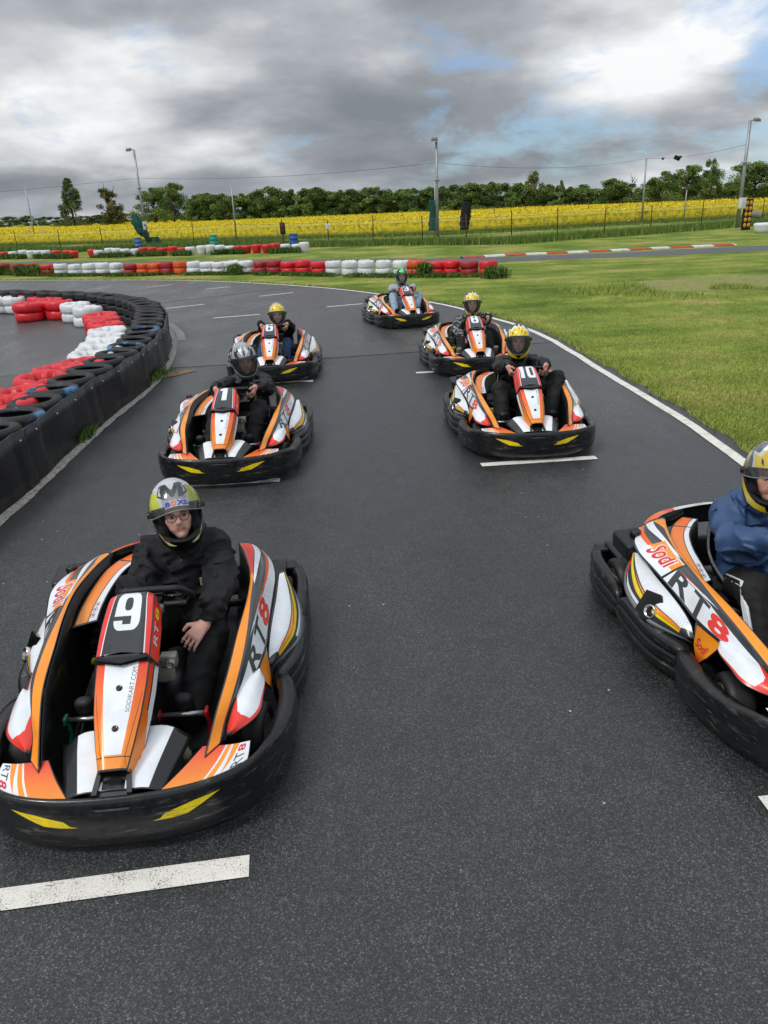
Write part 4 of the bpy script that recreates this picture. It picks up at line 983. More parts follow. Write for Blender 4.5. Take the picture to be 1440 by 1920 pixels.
person('R', 'person in navy blue windbreaker and striped black trousers, cut off by the right edge', dict(h=.0065, head=(.03, 1.41, .89), yaw=-20, pitch=-4, roll=2, hand={1: 'wheel', -1: 'wheel'}, grip=-.01, glove={-1: 1}, knee={1: (.26, 1.0, .46), -1: (-.20, 1.0, .44)}, foot={1: (.2, .69, .13), -1: (-.25, .70, .13)},
    jacket=M['navy'], jlabel='navy blue hooded windbreaker', trousers=M['black_trouser'], tlabel='black tracksuit trousers with white side stripes', stripes=1, helmet='BR', hlabel='yellow and grey helmet, visor raised', visor='grey', raised=48, mouth=1, gaze=(.5, -1, -.1), hood=1, bulk=.96, fold=.036, seed=81, skin='#cf9a82'))
# ------------------------------------------------------------------ ground, track, markings
def gmat(name): return nodes(name)
m, nt, b = gmat('mown_grass')
n1 = noise_n(nt, .35, 6, .6); n2 = noise_n(nt, 3.0, 6, .7); n3 = noise_n(nt, 38, 4, .7)
r1 = ramp(nt, [(.33, lin('#5f772c')), (.45, lin('#7c9239')), (.55, lin('#98a44c')), (.63, lin('#b2a662'))]); nt.links.new(n1.outputs['Fac'], r1.inputs[0])
r2 = ramp(nt, [(.3, .62), (.7, 1.12)]); nt.links.new(n2.outputs['Fac'], r2.inputs[0]); r3 = ramp(nt, [(.3, .5), (.7, 1.25)]); nt.links.new(n3.outputs['Fac'], r3.inputs[0])
c_ = mixc(nt, 1., mixc(nt, 1., r1.outputs[0], r2.outputs[0], 'MULTIPLY'), r3.outputs[0], 'MULTIPLY')
wv = nt.nodes.new('ShaderNodeTexWave'); wv.inputs['Scale'].default_value = .22; wv.inputs['Distortion'].default_value = 2.5; wv.inputs['Detail'].default_value = 2; wv.bands_direction = 'Y'
tc_ = nt.nodes.new('ShaderNodeTexCoord'); nt.links.new(tc_.outputs['Object'], wv.inputs['Vector']); rw = ramp(nt, [(0, .86), (1, 1.06)]); nt.links.new(wv.outputs['Fac'], rw.inputs[0])
c_ = mixc(nt, 1., c_, rw.outputs[0], 'MULTIPLY')
nt.links.new(c_, b.inputs['Base Color']); b.inputs['Roughness'].default_value = .95; bump(nt, b, n3.outputs['Fac'], .6, .03)
b.inputs['Specular IOR Level'].default_value = .15
M['ground'] = m
def asphalt(name, base, wet, scale=1.0):
    m, nt, b = gmat(name); tc = nt.nodes.new('ShaderNodeTexCoord')
    v = nt.nodes.new('ShaderNodeTexVoronoi'); v.inputs['Scale'].default_value = 215 * scale; nt.links.new(tc.outputs['Object'], v.inputs['Vector'])
    v2 = nt.nodes.new('ShaderNodeTexVoronoi'); v2.inputs['Scale'].default_value = 13; nt.links.new(tc.outputs['Object'], v2.inputs['Vector'])
    sp = nt.nodes.new('ShaderNodeSeparateColor'); nt.links.new(v.outputs['Color'], sp.inputs[0])
    rs = ramp(nt, [(0, .45), (.58, .85), (.78, 1.35), (.92, 2.1), (1, 3.4)]); nt.links.new(sp.outputs[0], rs.inputs[0])
    n1 = noise_n(nt, .55, 7, .66, stretch=(1.6, .7, 1)); n2 = noise_n(nt, 5, 7, .7); n3 = noise_n(nt, 120, 5, .75)
    r1 = ramp(nt, [(.32, .68), (.68, 1.25)]); nt.links.new(n1.outputs['Fac'], r1.inputs[0]); r2 = ramp(nt, [(.3, .85), (.7, 1.12)]); nt.links.new(n2.outputs['Fac'], r2.inputs[0])
    r3 = ramp(nt, [(.3, .45), (.5, 1.), (.72, 1.6)]); nt.links.new(n3.outputs['Fac'], r3.inputs[0])
    c = mixc(nt, 1., mixc(nt, 1., base, rs.outputs[0], 'MULTIPLY'), r1.outputs[0], 'MULTIPLY'); c = mixc(nt, 1., mixc(nt, 1., c, r2.outputs[0], 'MULTIPLY'), r3.outputs[0], 'MULTIPLY')
    # sparse pale chippings
    sp2 = nt.nodes.new('ShaderNodeSeparateColor'); nt.links.new(v2.outputs['Color'], sp2.inputs[0])
    k1 = ramp(nt, [(.955, 0.), (.96, 1.)]); nt.links.new(sp2.outputs[1], k1.inputs[0]); k2 = ramp(nt, [(.07, 1.), (.09, 0.)]); nt.links.new(v2.outputs['Distance'], k2.inputs[0])
    mm = nt.nodes.new('ShaderNodeMath'); mm.operation = 'MULTIPLY'; nt.links.new(k1.outputs[0], mm.inputs[0]); nt.links.new(k2.outputs[0], mm.inputs[1])
    c = mixc(nt, mm.outputs[0], c, lin('#b9b4aa')); nt.links.new(c, b.inputs['Base Color'])
    rr = ramp(nt, [(.35, wet), (.62, min(wet + .22, .9))]); nt.links.new(n1.outputs['Fac'], rr.inputs[0]); nt.links.new(rr.outputs[0], b.inputs['Roughness'])
    ad = nt.nodes.new('ShaderNodeMath'); ad.operation = 'ADD'; nt.links.new(sp.outputs[1], ad.inputs[0]); nt.links.new(n3.outputs['Fac'], ad.inputs[1]); bump(nt, b, ad.outputs[0], .28, .004)
    return m
M['asphalt'] = asphalt('damp_asphalt', lin('#37393a'), .24); M['asphalt_far'] = asphalt('damp_older_asphalt', lin('#424343'), .23); M['asphalt_old'] = asphalt('worn_asphalt', lin('#505356'), .5, .7)
m, nt, b = gmat('worn_white_paint'); n = noise_n(nt, 120, 5, .75); n0 = noise_n(nt, 9, 4, .6)
ad = nt.nodes.new('ShaderNodeMath'); ad.operation = 'MULTIPLY_ADD'; nt.links.new(n.outputs['Fac'], ad.inputs[0]); ad.inputs[1].default_value = .7; mu = nt.nodes.new('ShaderNodeMath'); mu.operation = 'MULTIPLY'; mu.inputs[1].default_value = .3; nt.links.new(n0.outputs['Fac'], mu.inputs[0]); nt.links.new(mu.outputs[0], ad.inputs[2])
r = ramp(nt, [(.40, lin('#4a4b4b')), (.45, lin('#d6d3ca')), (.6, lin('#ebe8e0'))]); nt.links.new(ad.outputs[0], r.inputs[0]); nt.links.new(r.outputs[0], b.inputs['Base Color']); b.inputs['Roughness'].default_value = .6; bump(nt, b, n.outputs['Fac'], .3, .003)
M['paint'] = m
M['paint_old'] = simple('faded_paint_line', '#b4b2aa', .7, var=.6, scale=30, dirt=('#4a4b4a', 25, .52))
def sheet(name, pts, z, mat, kind='structure'):
    bm = bmesh.new(); vs = [bm.verts.new((p[0], p[1], z)) for p in pts]; f = bm.faces.new(vs); bm.normal_update()
    if f.normal.z < 0: f.normal_flip()
    bmesh.ops.triangulate(bm, faces=[f]); me = bpy.data.meshes.new(name); bm.to_mesh(me); bm.free(); me.materials.append(mat); return tag(inst(name, me), kind=kind)
def ribbon(name, pts, w, z, mat, n=80, kind='structure', jit=0.):
    P = cr([Vector((p[0], p[1], 0)) for p in pts], n); v = []
    for i, p in enumerate(P):
        t = P[min(i + 1, n)] - P[max(i - 1, 0)]; t.normalize(); q = Vector((t.y, -t.x, 0)); j = RND.uniform(-jit, jit)
        v += [tuple((p - q * (w / 2 + j)).xy) + (z,), tuple((p + q * (w / 2 - j)).xy) + (z,)]
    mb = MB(); mb.add(v, [(2 * i, 2 * i + 1, 2 * i + 3, 2 * i + 2) for i in range(n)]); return tag(mb.obj(name, mat), kind=kind)
tag(MB().add([(-3000, -3000, 0), (3000, -3000, 0), (3000, 3000, 0), (-3000, 3000, 0)], [(0, 1, 2, 3)]).obj('ground', M['ground']), kind='structure')
EDGE = [at(x, y) for x, y in [(1395, 880), (1310, 815), (1200, 745), (1100, 683), (1040, 645), (1000, 625), (950, 606), (900, 592), (850, 577), (800, 567), (690, 550), (600, 540), (500, 533), (400, 528), (300, 526), (150, 526), (0, 527)]]
EDGE = [Vector((3.2, -25, 0)), Vector((3.2, 0, 0))] + EDGE + [Vector((-24, 37.5, 0)), Vector((-40, 41, 0))]
ec = cr(EDGE, 240)
def off(P, d, jit=0.):
    o = []
    for i, p in enumerate(P):
        t = P[min(i + 1, len(P) - 1)] - P[max(i - 1, 0)]; t.normalize(); o.append(p + Vector((t.y, -t.x, 0)) * (d + RND.uniform(-jit, jit)))
    return o
rim_ = off(ec, .24, .05)
sheet('track', [(p.x, p.y) for p in rim_] + [(-70, 44), (-70, -25)], .004, M['asphalt'])
ribbon('edge_line', [(p.x, p.y) for p in off(ec, .06)][::4], .11, .009, M['paint'], 200, jit=.008)
J_ = [(-3.35, 12.55), (-1.2, 12.75), (.6, 13.0), (3.1, 13.35)]
sheet('track_beyond_joint', J_ + [(p.x - .18, p.y) for p in ec if p.y > 13.4] + [(-70, 44), (-70, 12.4), (-3.5, 12.5)], .006, M['asphalt_far'])
def mark(a, b_, w=.10):
    d = (b_ - a); d.normalize(); q = Vector((-d.y, d.x, 0)) * w / 2; return sheet('road_marking', [(p.x, p.y) for p in (a - q, b_ - q, b_ + q, a + q)], .009, M['paint'])
mark(Vector((-1.72, 2.08, 0)), Vector((-.57, 2.215, 0)), .105)
for (x0, y0, x1, y1) in [(300, 915, 525, 901), (902, 873, 1118, 859), (420, 722, 587, 715), (780, 700, 905, 693), (730, 615, 830, 609), (613, 576, 680, 570), (400, 597, 487, 590), (312, 579, 383, 571), (275, 539, 322, 534), (385, 543, 432, 538), (487, 556, 550, 549), (160, 559, 187, 554)]:
    mark(at(x0, y0), at(x1, y1), .10)
mark(Vector((1.47, 2.40, 0)), Vector((2.55, 2.47, 0)), .105)
# second road, its kerb
rn = [at(x, y) for x, y in [(1900, 452), (1440, 470), (1200, 481), (950, 490), (720, 492), (600, 493), (450, 493), (330, 492)]] + [Vector((-24, 50, 0)), Vector((-60, 62, 0))]
rf = [at(x, y) for x, y in [(1900, 440), (1440, 460), (1200, 472), (1000, 480), (880, 484), (720, 485), (600, 486), (450, 488), (330, 489)]] + [Vector((-24, 52.4, 0)), Vector((-60, 66, 0))]
sheet('road', [(p.x, p.y) for p in cr(rn, 60)] + [(p.x, p.y) for p in cr(rf, 60)[::-1]], .004, M['asphalt_old'])
kb = cr([at(x, y) for x, y in [(868, 485), (940, 481), (1040, 476.5), (1140, 472), (1240, 467), (1330, 463), (1382, 460.5)]], 120)
V = []; F = []; C = []
pat = 'rwrwrwrwrwrwrwrwrwrwr'
for i, p in enumerate(kb):
    t = kb[min(i + 1, 120)] - kb[max(i - 1, 0)]; t.normalize(); q = Vector((-t.y, t.x, 0))
    for d, z in ((0, .006), (.02, .05), (.40, .085), (.42, .0)): w_ = p + q * d; V.append((w_.x, w_.y, z))
me = bpy.data.meshes.new('kerb'); FF = [(4 * i + k, 4 * i + 4 + k, 4 * i + 5 + k, 4 * i + 1 + k) for i in range(120) for k in range(3)]
me.from_pydata(V, [], FF); ca = me.color_attributes.new('col', 'FLOAT_COLOR', 'CORNER')
for p in me.polygons:
    i = p.index // 3; ch = pat[min(int(i / 120 * 13.2), 20)]; gp = (i / 120 * 13.2) % 1 < .06
    for li in p.loop_indices: ca.data[li].color = (lin('#6b6a66') if gp else lin('#b2483a') if ch == 'r' else lin('#cfcfca')) + (1,)
me.materials.append(simple('kerb_paint', '#ffffff', .7, var=.35, attr=True, scale=5, dirt=('#5a5a55', 6, .6))); tag(inst('kerb', me), kind='structure')
# --- the barrier's foot line, joint in the asphalt, sandy patch
BELT = [Vector(p) for p in [(-3.22, 2.5, 0), (-3.24, 4.5, 0), (-3.26, 6.13, 0), (-3.29, 7.0, 0), (-3.37, 8.95, 0), (-3.36, 10.7, 0), (-3.46, 12.2, 0), (-3.76, 14.1, 0), (-4.28, 16.2, 0), (-4.95, 18.0, 0), (-5.85, 19.4, 0), (-7.2, 20.85, 0), (-9.0, 22.15, 0), (-11, 23.2, 0), (-13.5, 24.0, 0)]]
bc = cr(BELT, 400)
ribbon('foot_line', [(p.x, p.y) for p in off(bc, .06)][:300:6], .12, .009, M['paint_old'], 120, jit=.01)
ribbon('foot_line', [(p.x, p.y) for p in off(bc[196:300], .22)][::6], .16, .010, M['paint_old'], 40, jit=.015)
M['joint'] = simple('tar_joint', '#1d1e1f', .7, var=.3)
ribbon('asphalt_joint', [(-3.3, 12.55), (-1.2, 12.75), (.6, 13.0), (3.2, 13.4)], .018, .0085, M['joint'], 60, jit=.006)
ribbon('asphalt_joint', [(-6.4, 22.6), (-2.2, 25.9), (-.6, 27.0)][:2] + [(-1.5, 25.0)], .05, .0085, M['joint'], 30)
M['sand'] = simple('sandy_dirt', '#8a7350', .95, var=.5, scale=9)
sheet('dirt_patch', [(-3.30 + .0, 11.75), (-3.12, 11.85), (-3.0, 12.05), (-2.86, 12.2), (-2.95, 12.3), (-3.15, 12.27), (-3.32, 12.2)], .011, M['sand'])
m, nt, b = gmat('bare_soil'); n = noise_n(nt, 2.2, 7, .7); r = ramp(nt, [(.38, lin('#6f8636')), (.50, lin('#8b8a4e')), (.60, lin('#7b6a48')), (.74, lin('#a08a5c'))]); nt.links.new(n.outputs['Fac'], r.inputs[0]); nt.links.new(r.outputs[0], b.inputs['Base Color']); b.inputs['Roughness'].default_value = .95; bump(nt, b, n.outputs['Fac'], .8, .08)
pp = [Vector((p[0], p[1], 0)) for p in [(6.5, 20.6), (7.4, 22.6), (9.3, 23.2), (11.5, 23.0), (14, 22.6), (15.5, 21.2), (13, 19.8), (10.2, 19.3), (8.0, 19.7), (6.5, 20.6)]]
sheet('soil_patch', [(p.x + RND.uniform(-.12, .12), p.y + RND.uniform(-.12, .12)) for p in cr(pp, 70)[:-1]], .006, m)

# ------------------------------------------------------------------ grass, weeds, crop (uncountable)
NR = np.random.RandomState(5)
def clumpy(P, f, thr, seed):
    k = vnoise(P[:, 0] * f + 50, P[:, 1] * f + 50, P[:, 2] * 0 + .3, seed); return P[k > thr]
GRASSC = np.array([lin('#748c34'), lin('#8aa042'), lin('#9fac52'), lin('#627c2e'), lin('#b4b06c')])
M['blade'] = simple('grass_blade', '#ffffff', .6, var=.1, attr=True); M['blade'].node_tree.nodes['Principled BSDF'].inputs['Specular IOR Level'].default_value = .2
def blades(name, P, hgt, wid, cols, lean=.5, mat=None, kind='stuff', label=None, cat=None, seg=1):
    n = len(P); a = NR.rand(n) * 2 * np.pi; h = hgt * (.5 + NR.rand(n)); w = wid * (.6 + .8 * NR.rand(n)); l = lean * NR.rand(n) * h; b_ = NR.rand(n) * 2 * np.pi
    d = np.stack([np.cos(a), np.sin(a), np.zeros(n)], 1) * w[:, None] / 2; tip = P + np.stack([np.cos(b_) * l, np.sin(b_) * l, h], 1)
    V = np.stack([P - d, P + d, tip], 1).reshape(-1, 3); F = np.arange(3 * n).reshape(-1, 3)
    c = cols[NR.randint(0, len(cols), n)] * (.75 + .5 * NR.rand(n))[:, None]
    o = inst(name, np_mesh(name, V, F, [mat or M['blade']], False, np.repeat(c, 3, 0))); return tag(o, label, cat, kind=kind)
ey = np.array([p.y for p in rim_]); ex_ = np.array([p.x for p in rim_])
def edge_x(y):
    k = ey[:200]; o = np.argsort(k); return np.interp(y, k[o], ex_[:200][o])
n = 230000; y = 1 / (1 / 5.2 - NR.rand(n) * (1 / 5.2 - 1 / 34)); x0 = edge_x(y); x = x0 + .02 + (np.minimum(y * .62 + 2.2, 20) - x0) * NR.rand(n)
blades('grass', np.stack([x, y, np.zeros(n)], 1), .026, .007, GRASSC, 1.0, label='short mown grass beside the track', cat='grass')
n = 26000; i_ = NR.randint(0, 215, n); base_ = np.array([[p.x, p.y, 0] for p in rim_])[i_ + 1]
blades('grass_fringe', base_ + np.stack([np.abs(NR.randn(n)) * .10 - .02, NR.randn(n) * .12, np.zeros(n)], 1), .05, .009, GRASSC, .9, label='ragged grass along the asphalt edge', cat='grass')
n = 40000; P = np.stack([11 + NR.randn(n) * 2.6, 20.6 + NR.randn(n) * .8, np.zeros(n)], 1); P = clumpy(P[P[:, 0] < 17], .9, .52, 4); blades('rough_grass', P, .10, .016, GRASSC, .7, label='rough grass on the bare bank', cat='grass')
def along(pts, n, sx, sy): 
    P = np.array([[p.x, p.y, 0] for p in cr(pts, 300)]); return P[NR.randint(0, 301, n)] + np.stack([NR.randn(n) * sx, NR.randn(n) * sy, np.zeros(n)], 1)
FENCE = [at(x, y) for x, y in [(-60, 474), (34, 471), (115, 474), (195, 469), (280, 466), (365, 462), (445, 459), (532, 463), (617, 462), (700, 460)]] + [Vector((3.19, 51.0, 0)), Vector((5.65, 48.64, 0)), Vector((8.09, 47.0, 0)), Vector((11.11, 48.6, 0)), Vector((14.31, 50.1, 0)), Vector((17.71, 51.6, 0)), Vector((21.94, 54.2, 0)), Vector((27.62, 57.58, 0)), Vector((34, 61, 0))]
TALL = np.array([lin('#5a7430'), lin('#6d873c'), lin('#86984e'), lin('#4a6228')])
blades('tall_grass', along(FENCE, 60000, .35, .5), .38, .035, TALL, .6, label='long grass growing under the wire fence', cat='grass')
CROPF = [Vector((-110, 135, 0))] + [at(x, y) for x, y in [(0, 461), (200, 456), (400, 451), (600, 446), (720, 443), (860, 438), (1000, 431), (1200, 419), (1440, 406)]] + [Vector((60, 88, 0)), Vector((95, 98, 0))]
blades('field_margin', along(CROPF, 40000, .6, .9) - np.array([0, .9, 0]), .20, .05, TALL, .6, label='long grass along the foot of the rapeseed', cat='grass')

# rapeseed: a green stand with tens of thousands of yellow flower heads over it
fa = [at(x, y, 1.2) for x, y in [(300, 408), (500, 401), (720, 395), (1000, 382), (1250, 373), (1440, 365)]]
CROPB = [Vector((-330, 420, 0)), Vector((-150, 330, 0)), Vector((-80, 245, 0))] + [Vector((p.x, p.y, 0)) for p in fa[1:]] + [Vector((88, 112, 0)), Vector((110, 112, 0))]
NA, NB_ = 160, 46; A = cr(CROPF, NA); Bk = cr(CROPB, NA)
V = []
for i in range(NA + 1):
    V.append((A[i].x, A[i].y, .0))
    for j in range(NB_ + 1):
        p = A[i].lerp(Bk[i], (j / NB_) ** 1.5); V.append((p.x, p.y, (.95 if j == 0 else 1.08) + RND.uniform(-.06, .06)))
L_ = NB_ + 2; F = [(i * L_ + j, (i + 1) * L_ + j, (i + 1) * L_ + j + 1, i * L_ + j + 1) for i in range(NA) for j in range(L_ - 1)]
m, nt, b = gmat('rapeseed_stand'); n_ = noise_n(nt, 2.6, 6, .7); r = ramp(nt, [(.32, lin('#6b6e16')), (.43, lin('#b0a418')), (.55, lin('#d4c018')), (.7, lin('#e0cc1e'))]); nt.links.new(n_.outputs['Fac'], r.inputs[0])
sx_ = nt.nodes.new('ShaderNodeSeparateXYZ'); tcc = nt.nodes.new('ShaderNodeTexCoord'); nt.links.new(tcc.outputs['Object'], sx_.inputs[0]); rz_ = ramp(nt, [(.12, 0.), (.50, 1.)]); nt.links.new(sx_.outputs['Z'], rz_.inputs[0])
nt.links.new(mixc(nt, rz_.outputs[0], lin('#44591b'), r.outputs[0]), b.inputs['Base Color']); b.inputs['Roughness'].default_value = .9; bump(nt, b, n_.outputs['Fac'], 1., .3)
tag(inst('rapeseed_field', np_mesh('rapeseed_field', V, F, [m], True)), 'field of yellow flowering rapeseed beyond the fence', 'crop', kind='stuff')
Aa = np.array([p[:] for p in A]); Bb = np.array([p[:] for p in Bk])
n = 210000; i_ = NR.randint(0, NA, n); s_ = NR.rand(n)[:, None]; fr = Aa[i_] * (1 - s_) + Aa[i_ + 1] * s_; bk = Bb[i_] * (1 - s_) + Bb[i_ + 1] * s_
d0 = np.linalg.norm(fr, axis=1); d1 = np.linalg.norm(bk, axis=1); q = NR.rand(n); dd = 1 / (1 / d0 * (1 - q) + 1 / d1 * q); t_ = ((dd - d0) / (d1 - d0))[:, None]
P = fr * (1 - t_) + bk * t_; frontier = t_[:, 0] < .028
P[:, 2] = np.where(frontier, .12 + 1.1 * NR.rand(n) ** .6, 1.0 + .28 * NR.rand(n)); P[frontier, 1] -= .25 * NR.rand(frontier.sum())
YC = np.array([lin('#e6d016'), lin('#d4bc12'), lin('#eedb3a'), lin('#b8a616'), lin('#7f8a2a')])
a = NR.rand(n, 3, 3) - .5; sz = (.08 + .07 * NR.rand(n))[:, None, None] * np.array([1.25, 1.25, 1.0])
c = YC[NR.choice(5, n, p=[.3, .26, .2, .14, .1])] * (.85 + .3 * NR.rand(n))[:, None]
tag(inst('rapeseed_flowers', np_mesh('rapeseed_flowers', (P[:, None, :] + a * sz * 1.6).reshape(-1, 3), np.arange(3 * n).reshape(-1, 3), [M['blade']], False, np.repeat(c, 3, 0))), 'yellow flower heads of the rapeseed', 'crop', kind='stuff')
# ------------------------------------------------------------------ tyres
ORDW = 'first second third fourth fifth sixth seventh eighth ninth tenth eleventh twelfth thirteenth fourteenth fifteenth sixteenth seventeenth eighteenth nineteenth twentieth'.split()
TENS = {20: 'twenty', 30: 'thirty', 40: 'forty'}
def ordw(i):
    if i <= 20: return ORDW[i - 1]
    t, u = i // 10 * 10, i % 10; return TENS[t] + '-' + ORDW[u - 1] if u else {30: 'thirtieth', 40: 'fortieth'}[t]
M['tyre'] = simple('old_car_tyre', '#1f1f20', .62, var=.4, scale=7, bmp=.2, bscale=45, dirt=('#4a4945', 6, .62))
m = simple('blue_daubed_tyre', '#1f1f20', .6, var=.4, scale=7, bmp=.2, bscale=45, dirt=('#4f7ea6', 4.5, .50)); M['tyre_blue'] = m
M['film'] = {'red': simple('red_film', '#d8222c', .42, var=.3, scale=5, bmp=.35, bscale=16, bdist=.02, dirt=('#6b3a34', 7, .68)), 'white': simple('white_film', '#d9dcde', .42, var=.14, scale=5, bmp=.35, bscale=16, bdist=.02, dirt=('#8d8d86', 7, .66)),
             'orange': simple('orange_paint', '#d9541c', .5, var=.35, scale=6, bmp=.25, bscale=20, dirt=('#8a4a2a', 8, .62)), 'dark red': simple('dark_red_paint', '#a3242c', .5, var=.4, scale=6, bmp=.25, bscale=20, dirt=('#6a3a3a', 8, .58))}
TP = [(.175, .035), (.19, .012), (.235, .0), (.272, .012), (.288, .04), (.291, .075), (.287, .088), (.291, .1), (.287, .112), (.291, .125), (.288, .16), (.272, .188), (.235, .2), (.19, .188), (.175, .165), (.20, .15), (.262, .14), (.262, .06), (.20, .05)]
mb = MB(); mb.lathe(TP, 40, closed=True); TYM = mb.mesh('tyre', M['tyre'])
mb = MB(); mb.lathe(TP, 40, closed=True); TYB = mb.mesh('tyre', M['tyre_blue'])
def film_tyre(seed, col, torn=True):
    r = random.Random(seed); ph = [r.uniform(0, 6.28) for _ in range(6)]
    prof = [(.20, .004), (.25, .0), (.282, .025), (.292, .07), (.292, .13), (.284, .175), (.255, .203), (.21, .205), (.17, .185), (.145, .14), (.135, .10)]
    def wob(g, i):
        k = max(0, i - 4) / 6; a = .004 * math.sin(3 * g + ph[0]) + (.006 + .02 * k) * math.sin(7 * g + ph[1]) * (.3 + k) + (.016 * k) * math.sin(13 * g + ph[2]) + .002 * math.sin(17 * g + i + ph[3])
        return a, (.010 * k) * math.sin(5 * g + ph[4]) + .010 * k * math.sin(11 * g + ph[5]) + .004 * math.sin(2 * g + ph[3])
    mb = MB(); mb.lathe(prof, 56, wob=wob)
    return mb.mesh('tyre', M['film'][col])
FT = {c: [film_tyre(10 * k + len(c), c) for k in range(3)] for c in ('red', 'white', 'orange', 'dark red')}
def stack(p, mes, label, group, cat='tyre stack', name='tyre_stack', hs=.2, s=1.0, tilt=True):
    t = empty(name, (p[0], p[1], 0.005), RND.uniform(0, 6.28)); tag(t, label, cat, group)
    for k, me in enumerate(mes):
        o = inst('tyre', me, t, loc=(RND.uniform(-.012, .012), RND.uniform(-.012, .012), k * hs), rot=(RND.uniform(-.045, .045) if tilt else 0, RND.uniform(-.045, .045) if tilt else 0, RND.uniform(0, 6.28)))
        k2 = RND.uniform(.95, 1.05) * s; o.scale = (k2, k2, hs / .2)
    return t
# black stacks behind the rubber skirt
BLUE = [at(5, 812, .6), at(25, 776, .6), at(172, 703, .6), at(268, 640, .6), at(240, 613, .6), at(222, 585, .6), at(95, 553, .6), at(60, 720, .6)]
row = cr(off(bc, -.325), 2000); acc = 0; last = None; k = 0
for p in row:
    if p.y < 5.75 or p.x < -12.2: continue
    if last is not None and (p - last).length < .575: continue
    last = p.copy(); k += 1
    bl = any((p.xy - q.xy).length < .31 for q in BLUE)
    nm = ordw(k)
    stack(p, [TYM, TYM, TYB if bl else TYM], ('black tyre stack with blue daubed top, ' if bl else 'black tyre stack, ') + nm + ' from the near end of the rubber-skirted barrier', 'black tyre stacks behind the rubber skirt', hs=.185)
# wrapped stacks on its inside
INNER = [('red', 12, 752), ('red', 37, 731), ('red', 77, 706), ('red', 110, 688), ('red', 150, 678), ('white', 168, 663), ('white', 184, 651), ('white', 190, 640), ('white', 198, 629), ('white', 202, 617), ('red', 197, 605), ('red', 192, 596), ('red', 186, 589), ('white', 169, 611.), ('white', 147, 603.), ('red', 116, 598.), ('red', 98, 594.), ('red', 81, 589.), ('red', 64, 584.), ('red', 57, 602.), ('white', 36, 587.), ('white', 10, 586.5)]
cnt = {}; prev = None; run = 0; pos = 0
runs = []
for c, x, y in INNER:
    if runs and runs[-1][0] == c: runs[-1][1].append((x, y))
    else: runs.append([c, [(x, y)]])
rc = {}
pr = Vector((-99, 0, 0))
for c, L in runs:
    rc[c] = rc.get(c, 0) + 1
    for j, (x, y) in enumerate(L):
        near_ = y > 600; near_ = near_ and isinstance(y, int); p = at(x, y, 0 if isinstance(y, float) else .52 if near_ else .44)
        if (p.xy - pr.xy).length < .3: p = pr + (p - pr).normalized() * .36
        pr = p.copy()
        lab = f'{c} film-wrapped stack, {ordw(j + 1)} of the {ordw(rc[c])} {c} run from the near end, inner tyre row'
        if (x, y) == (57, 602.): lab = 'red film-wrapped stack standing forward of the others at the inner row\'s far end'
        stack(p, [FT[c][RND.randrange(3)], FT[c][RND.randrange(3)]], lab, 'film-wrapped tyre stacks inside the barrier', hs=.26 if near_ else .22, s=1.2)
# rubber skirt: overlapping strips of conveyor belt, bolted to the tyres
M['belt'] = simple('conveyor_rubber', '#111113', .45, var=.4, scale=4, bmp=.25, bscale=5, bdist=.02, dirt=('#3f3e3b', 3, .57, (1.6, 1.6, .4)))
t = empty('rubber_skirt', (-3.3, 8, 0)); tag(t, 'long black conveyor belt skirt bolted along the tyre barrier', 'barrier')
i0 = 0; seg_ = 0
while i0 < 396:
    i1 = min(i0 + 34, 399); v = []; f = []
    for i in range(i0, i1 + 1):
        p = bc[i]; tt = bc[min(i + 1, 400)] - bc[max(i - 1, 0)]; tt.normalize(); q = Vector((tt.y, -tt.x, 0)); e = (i - i0) / (i1 - i0)
        for j, z in enumerate((.012, .14, .28, .42, .54)):
            w = q * (.005 * math.sin(i * .55 + j * .4) + .010 * math.sin(i * .21 + j) + (.016 if e > .9 else 0) + (.02 if j == 0 else 0)); zz_ = z + (.012 * math.sin(i * .33) + .003 * math.sin(i * 1.3) if j == 4 else 0)
            v.append(((p + w).x + 3.3, (p + w).y - 8, zz_))
    n = i1 - i0; mb = MB(); mb.add(v, [(5 * i + j, 5 * i + 5 + j, 5 * i + 6 + j, 5 * i + 1 + j) for i in range(n) for j in range(4)], 0, True)
    o = mb.obj('belt_panel', M['belt'], t); md = o.modifiers.new('thickness', 'SOLIDIFY'); md.thickness = .012
    for i in range(i0 + 4, i1 - 2, 9):
        p = bc[i]; tt = bc[i + 1] - bc[i]; tt.normalize(); q = Vector((tt.y, -tt.x, 0)); mb = MB(); mb.lathe([(0, .012), (.009, .010), (.012, 0)], 8, Matrix.Translation(p + q * .028 + Vector((3.3, -8, .475))) @ q.to_track_quat('Z', 'Y').to_matrix().to_4x4()); mb.obj('bolt', M['steel'], o)
    i0 = i1 - 1
# middle wall
MID = [('dark red', 10), ('dark red', 36), ('red', 62), ('red', 92), ('white', 116), ('white', 143), ('white', 170), ('white', 195), ('white', 220), ('dark red', 247), ('orange', 271), ('orange', 293), ('dark red', 315), ('orange', 340), ('white', 365), ('white', 390), ('white', 413), ('white', 437), ('white', 463), ('dark red', 490), ('dark red', 516), ('red', 543), ('red', 570), ('red', 599), ('white', 626), ('white', 656), ('white', 687), ('white', 720), ('white', 753), ('orange', 781), ('red', 818), ('red', 847), ('dark red', 880), ('red', 915)]
MB_Y = [(-40, 514.5), (10, 515), (116, 516.5), (247, 516), (365, 514), (490, 513.5), (626, 516), (753, 518), (847, 517), (915, 517)]
def interp(T, x):
    for (a, b), (c, d) in zip(T, T[1:]):
        if x <= c: return b + (d - b) * (x - a) / (c - a)
    return T[-1][1]
HT = {'dark red': .92, 'orange': .95}
mid_pts = [at(x, interp(MB_Y, x)) for c, x in MID]
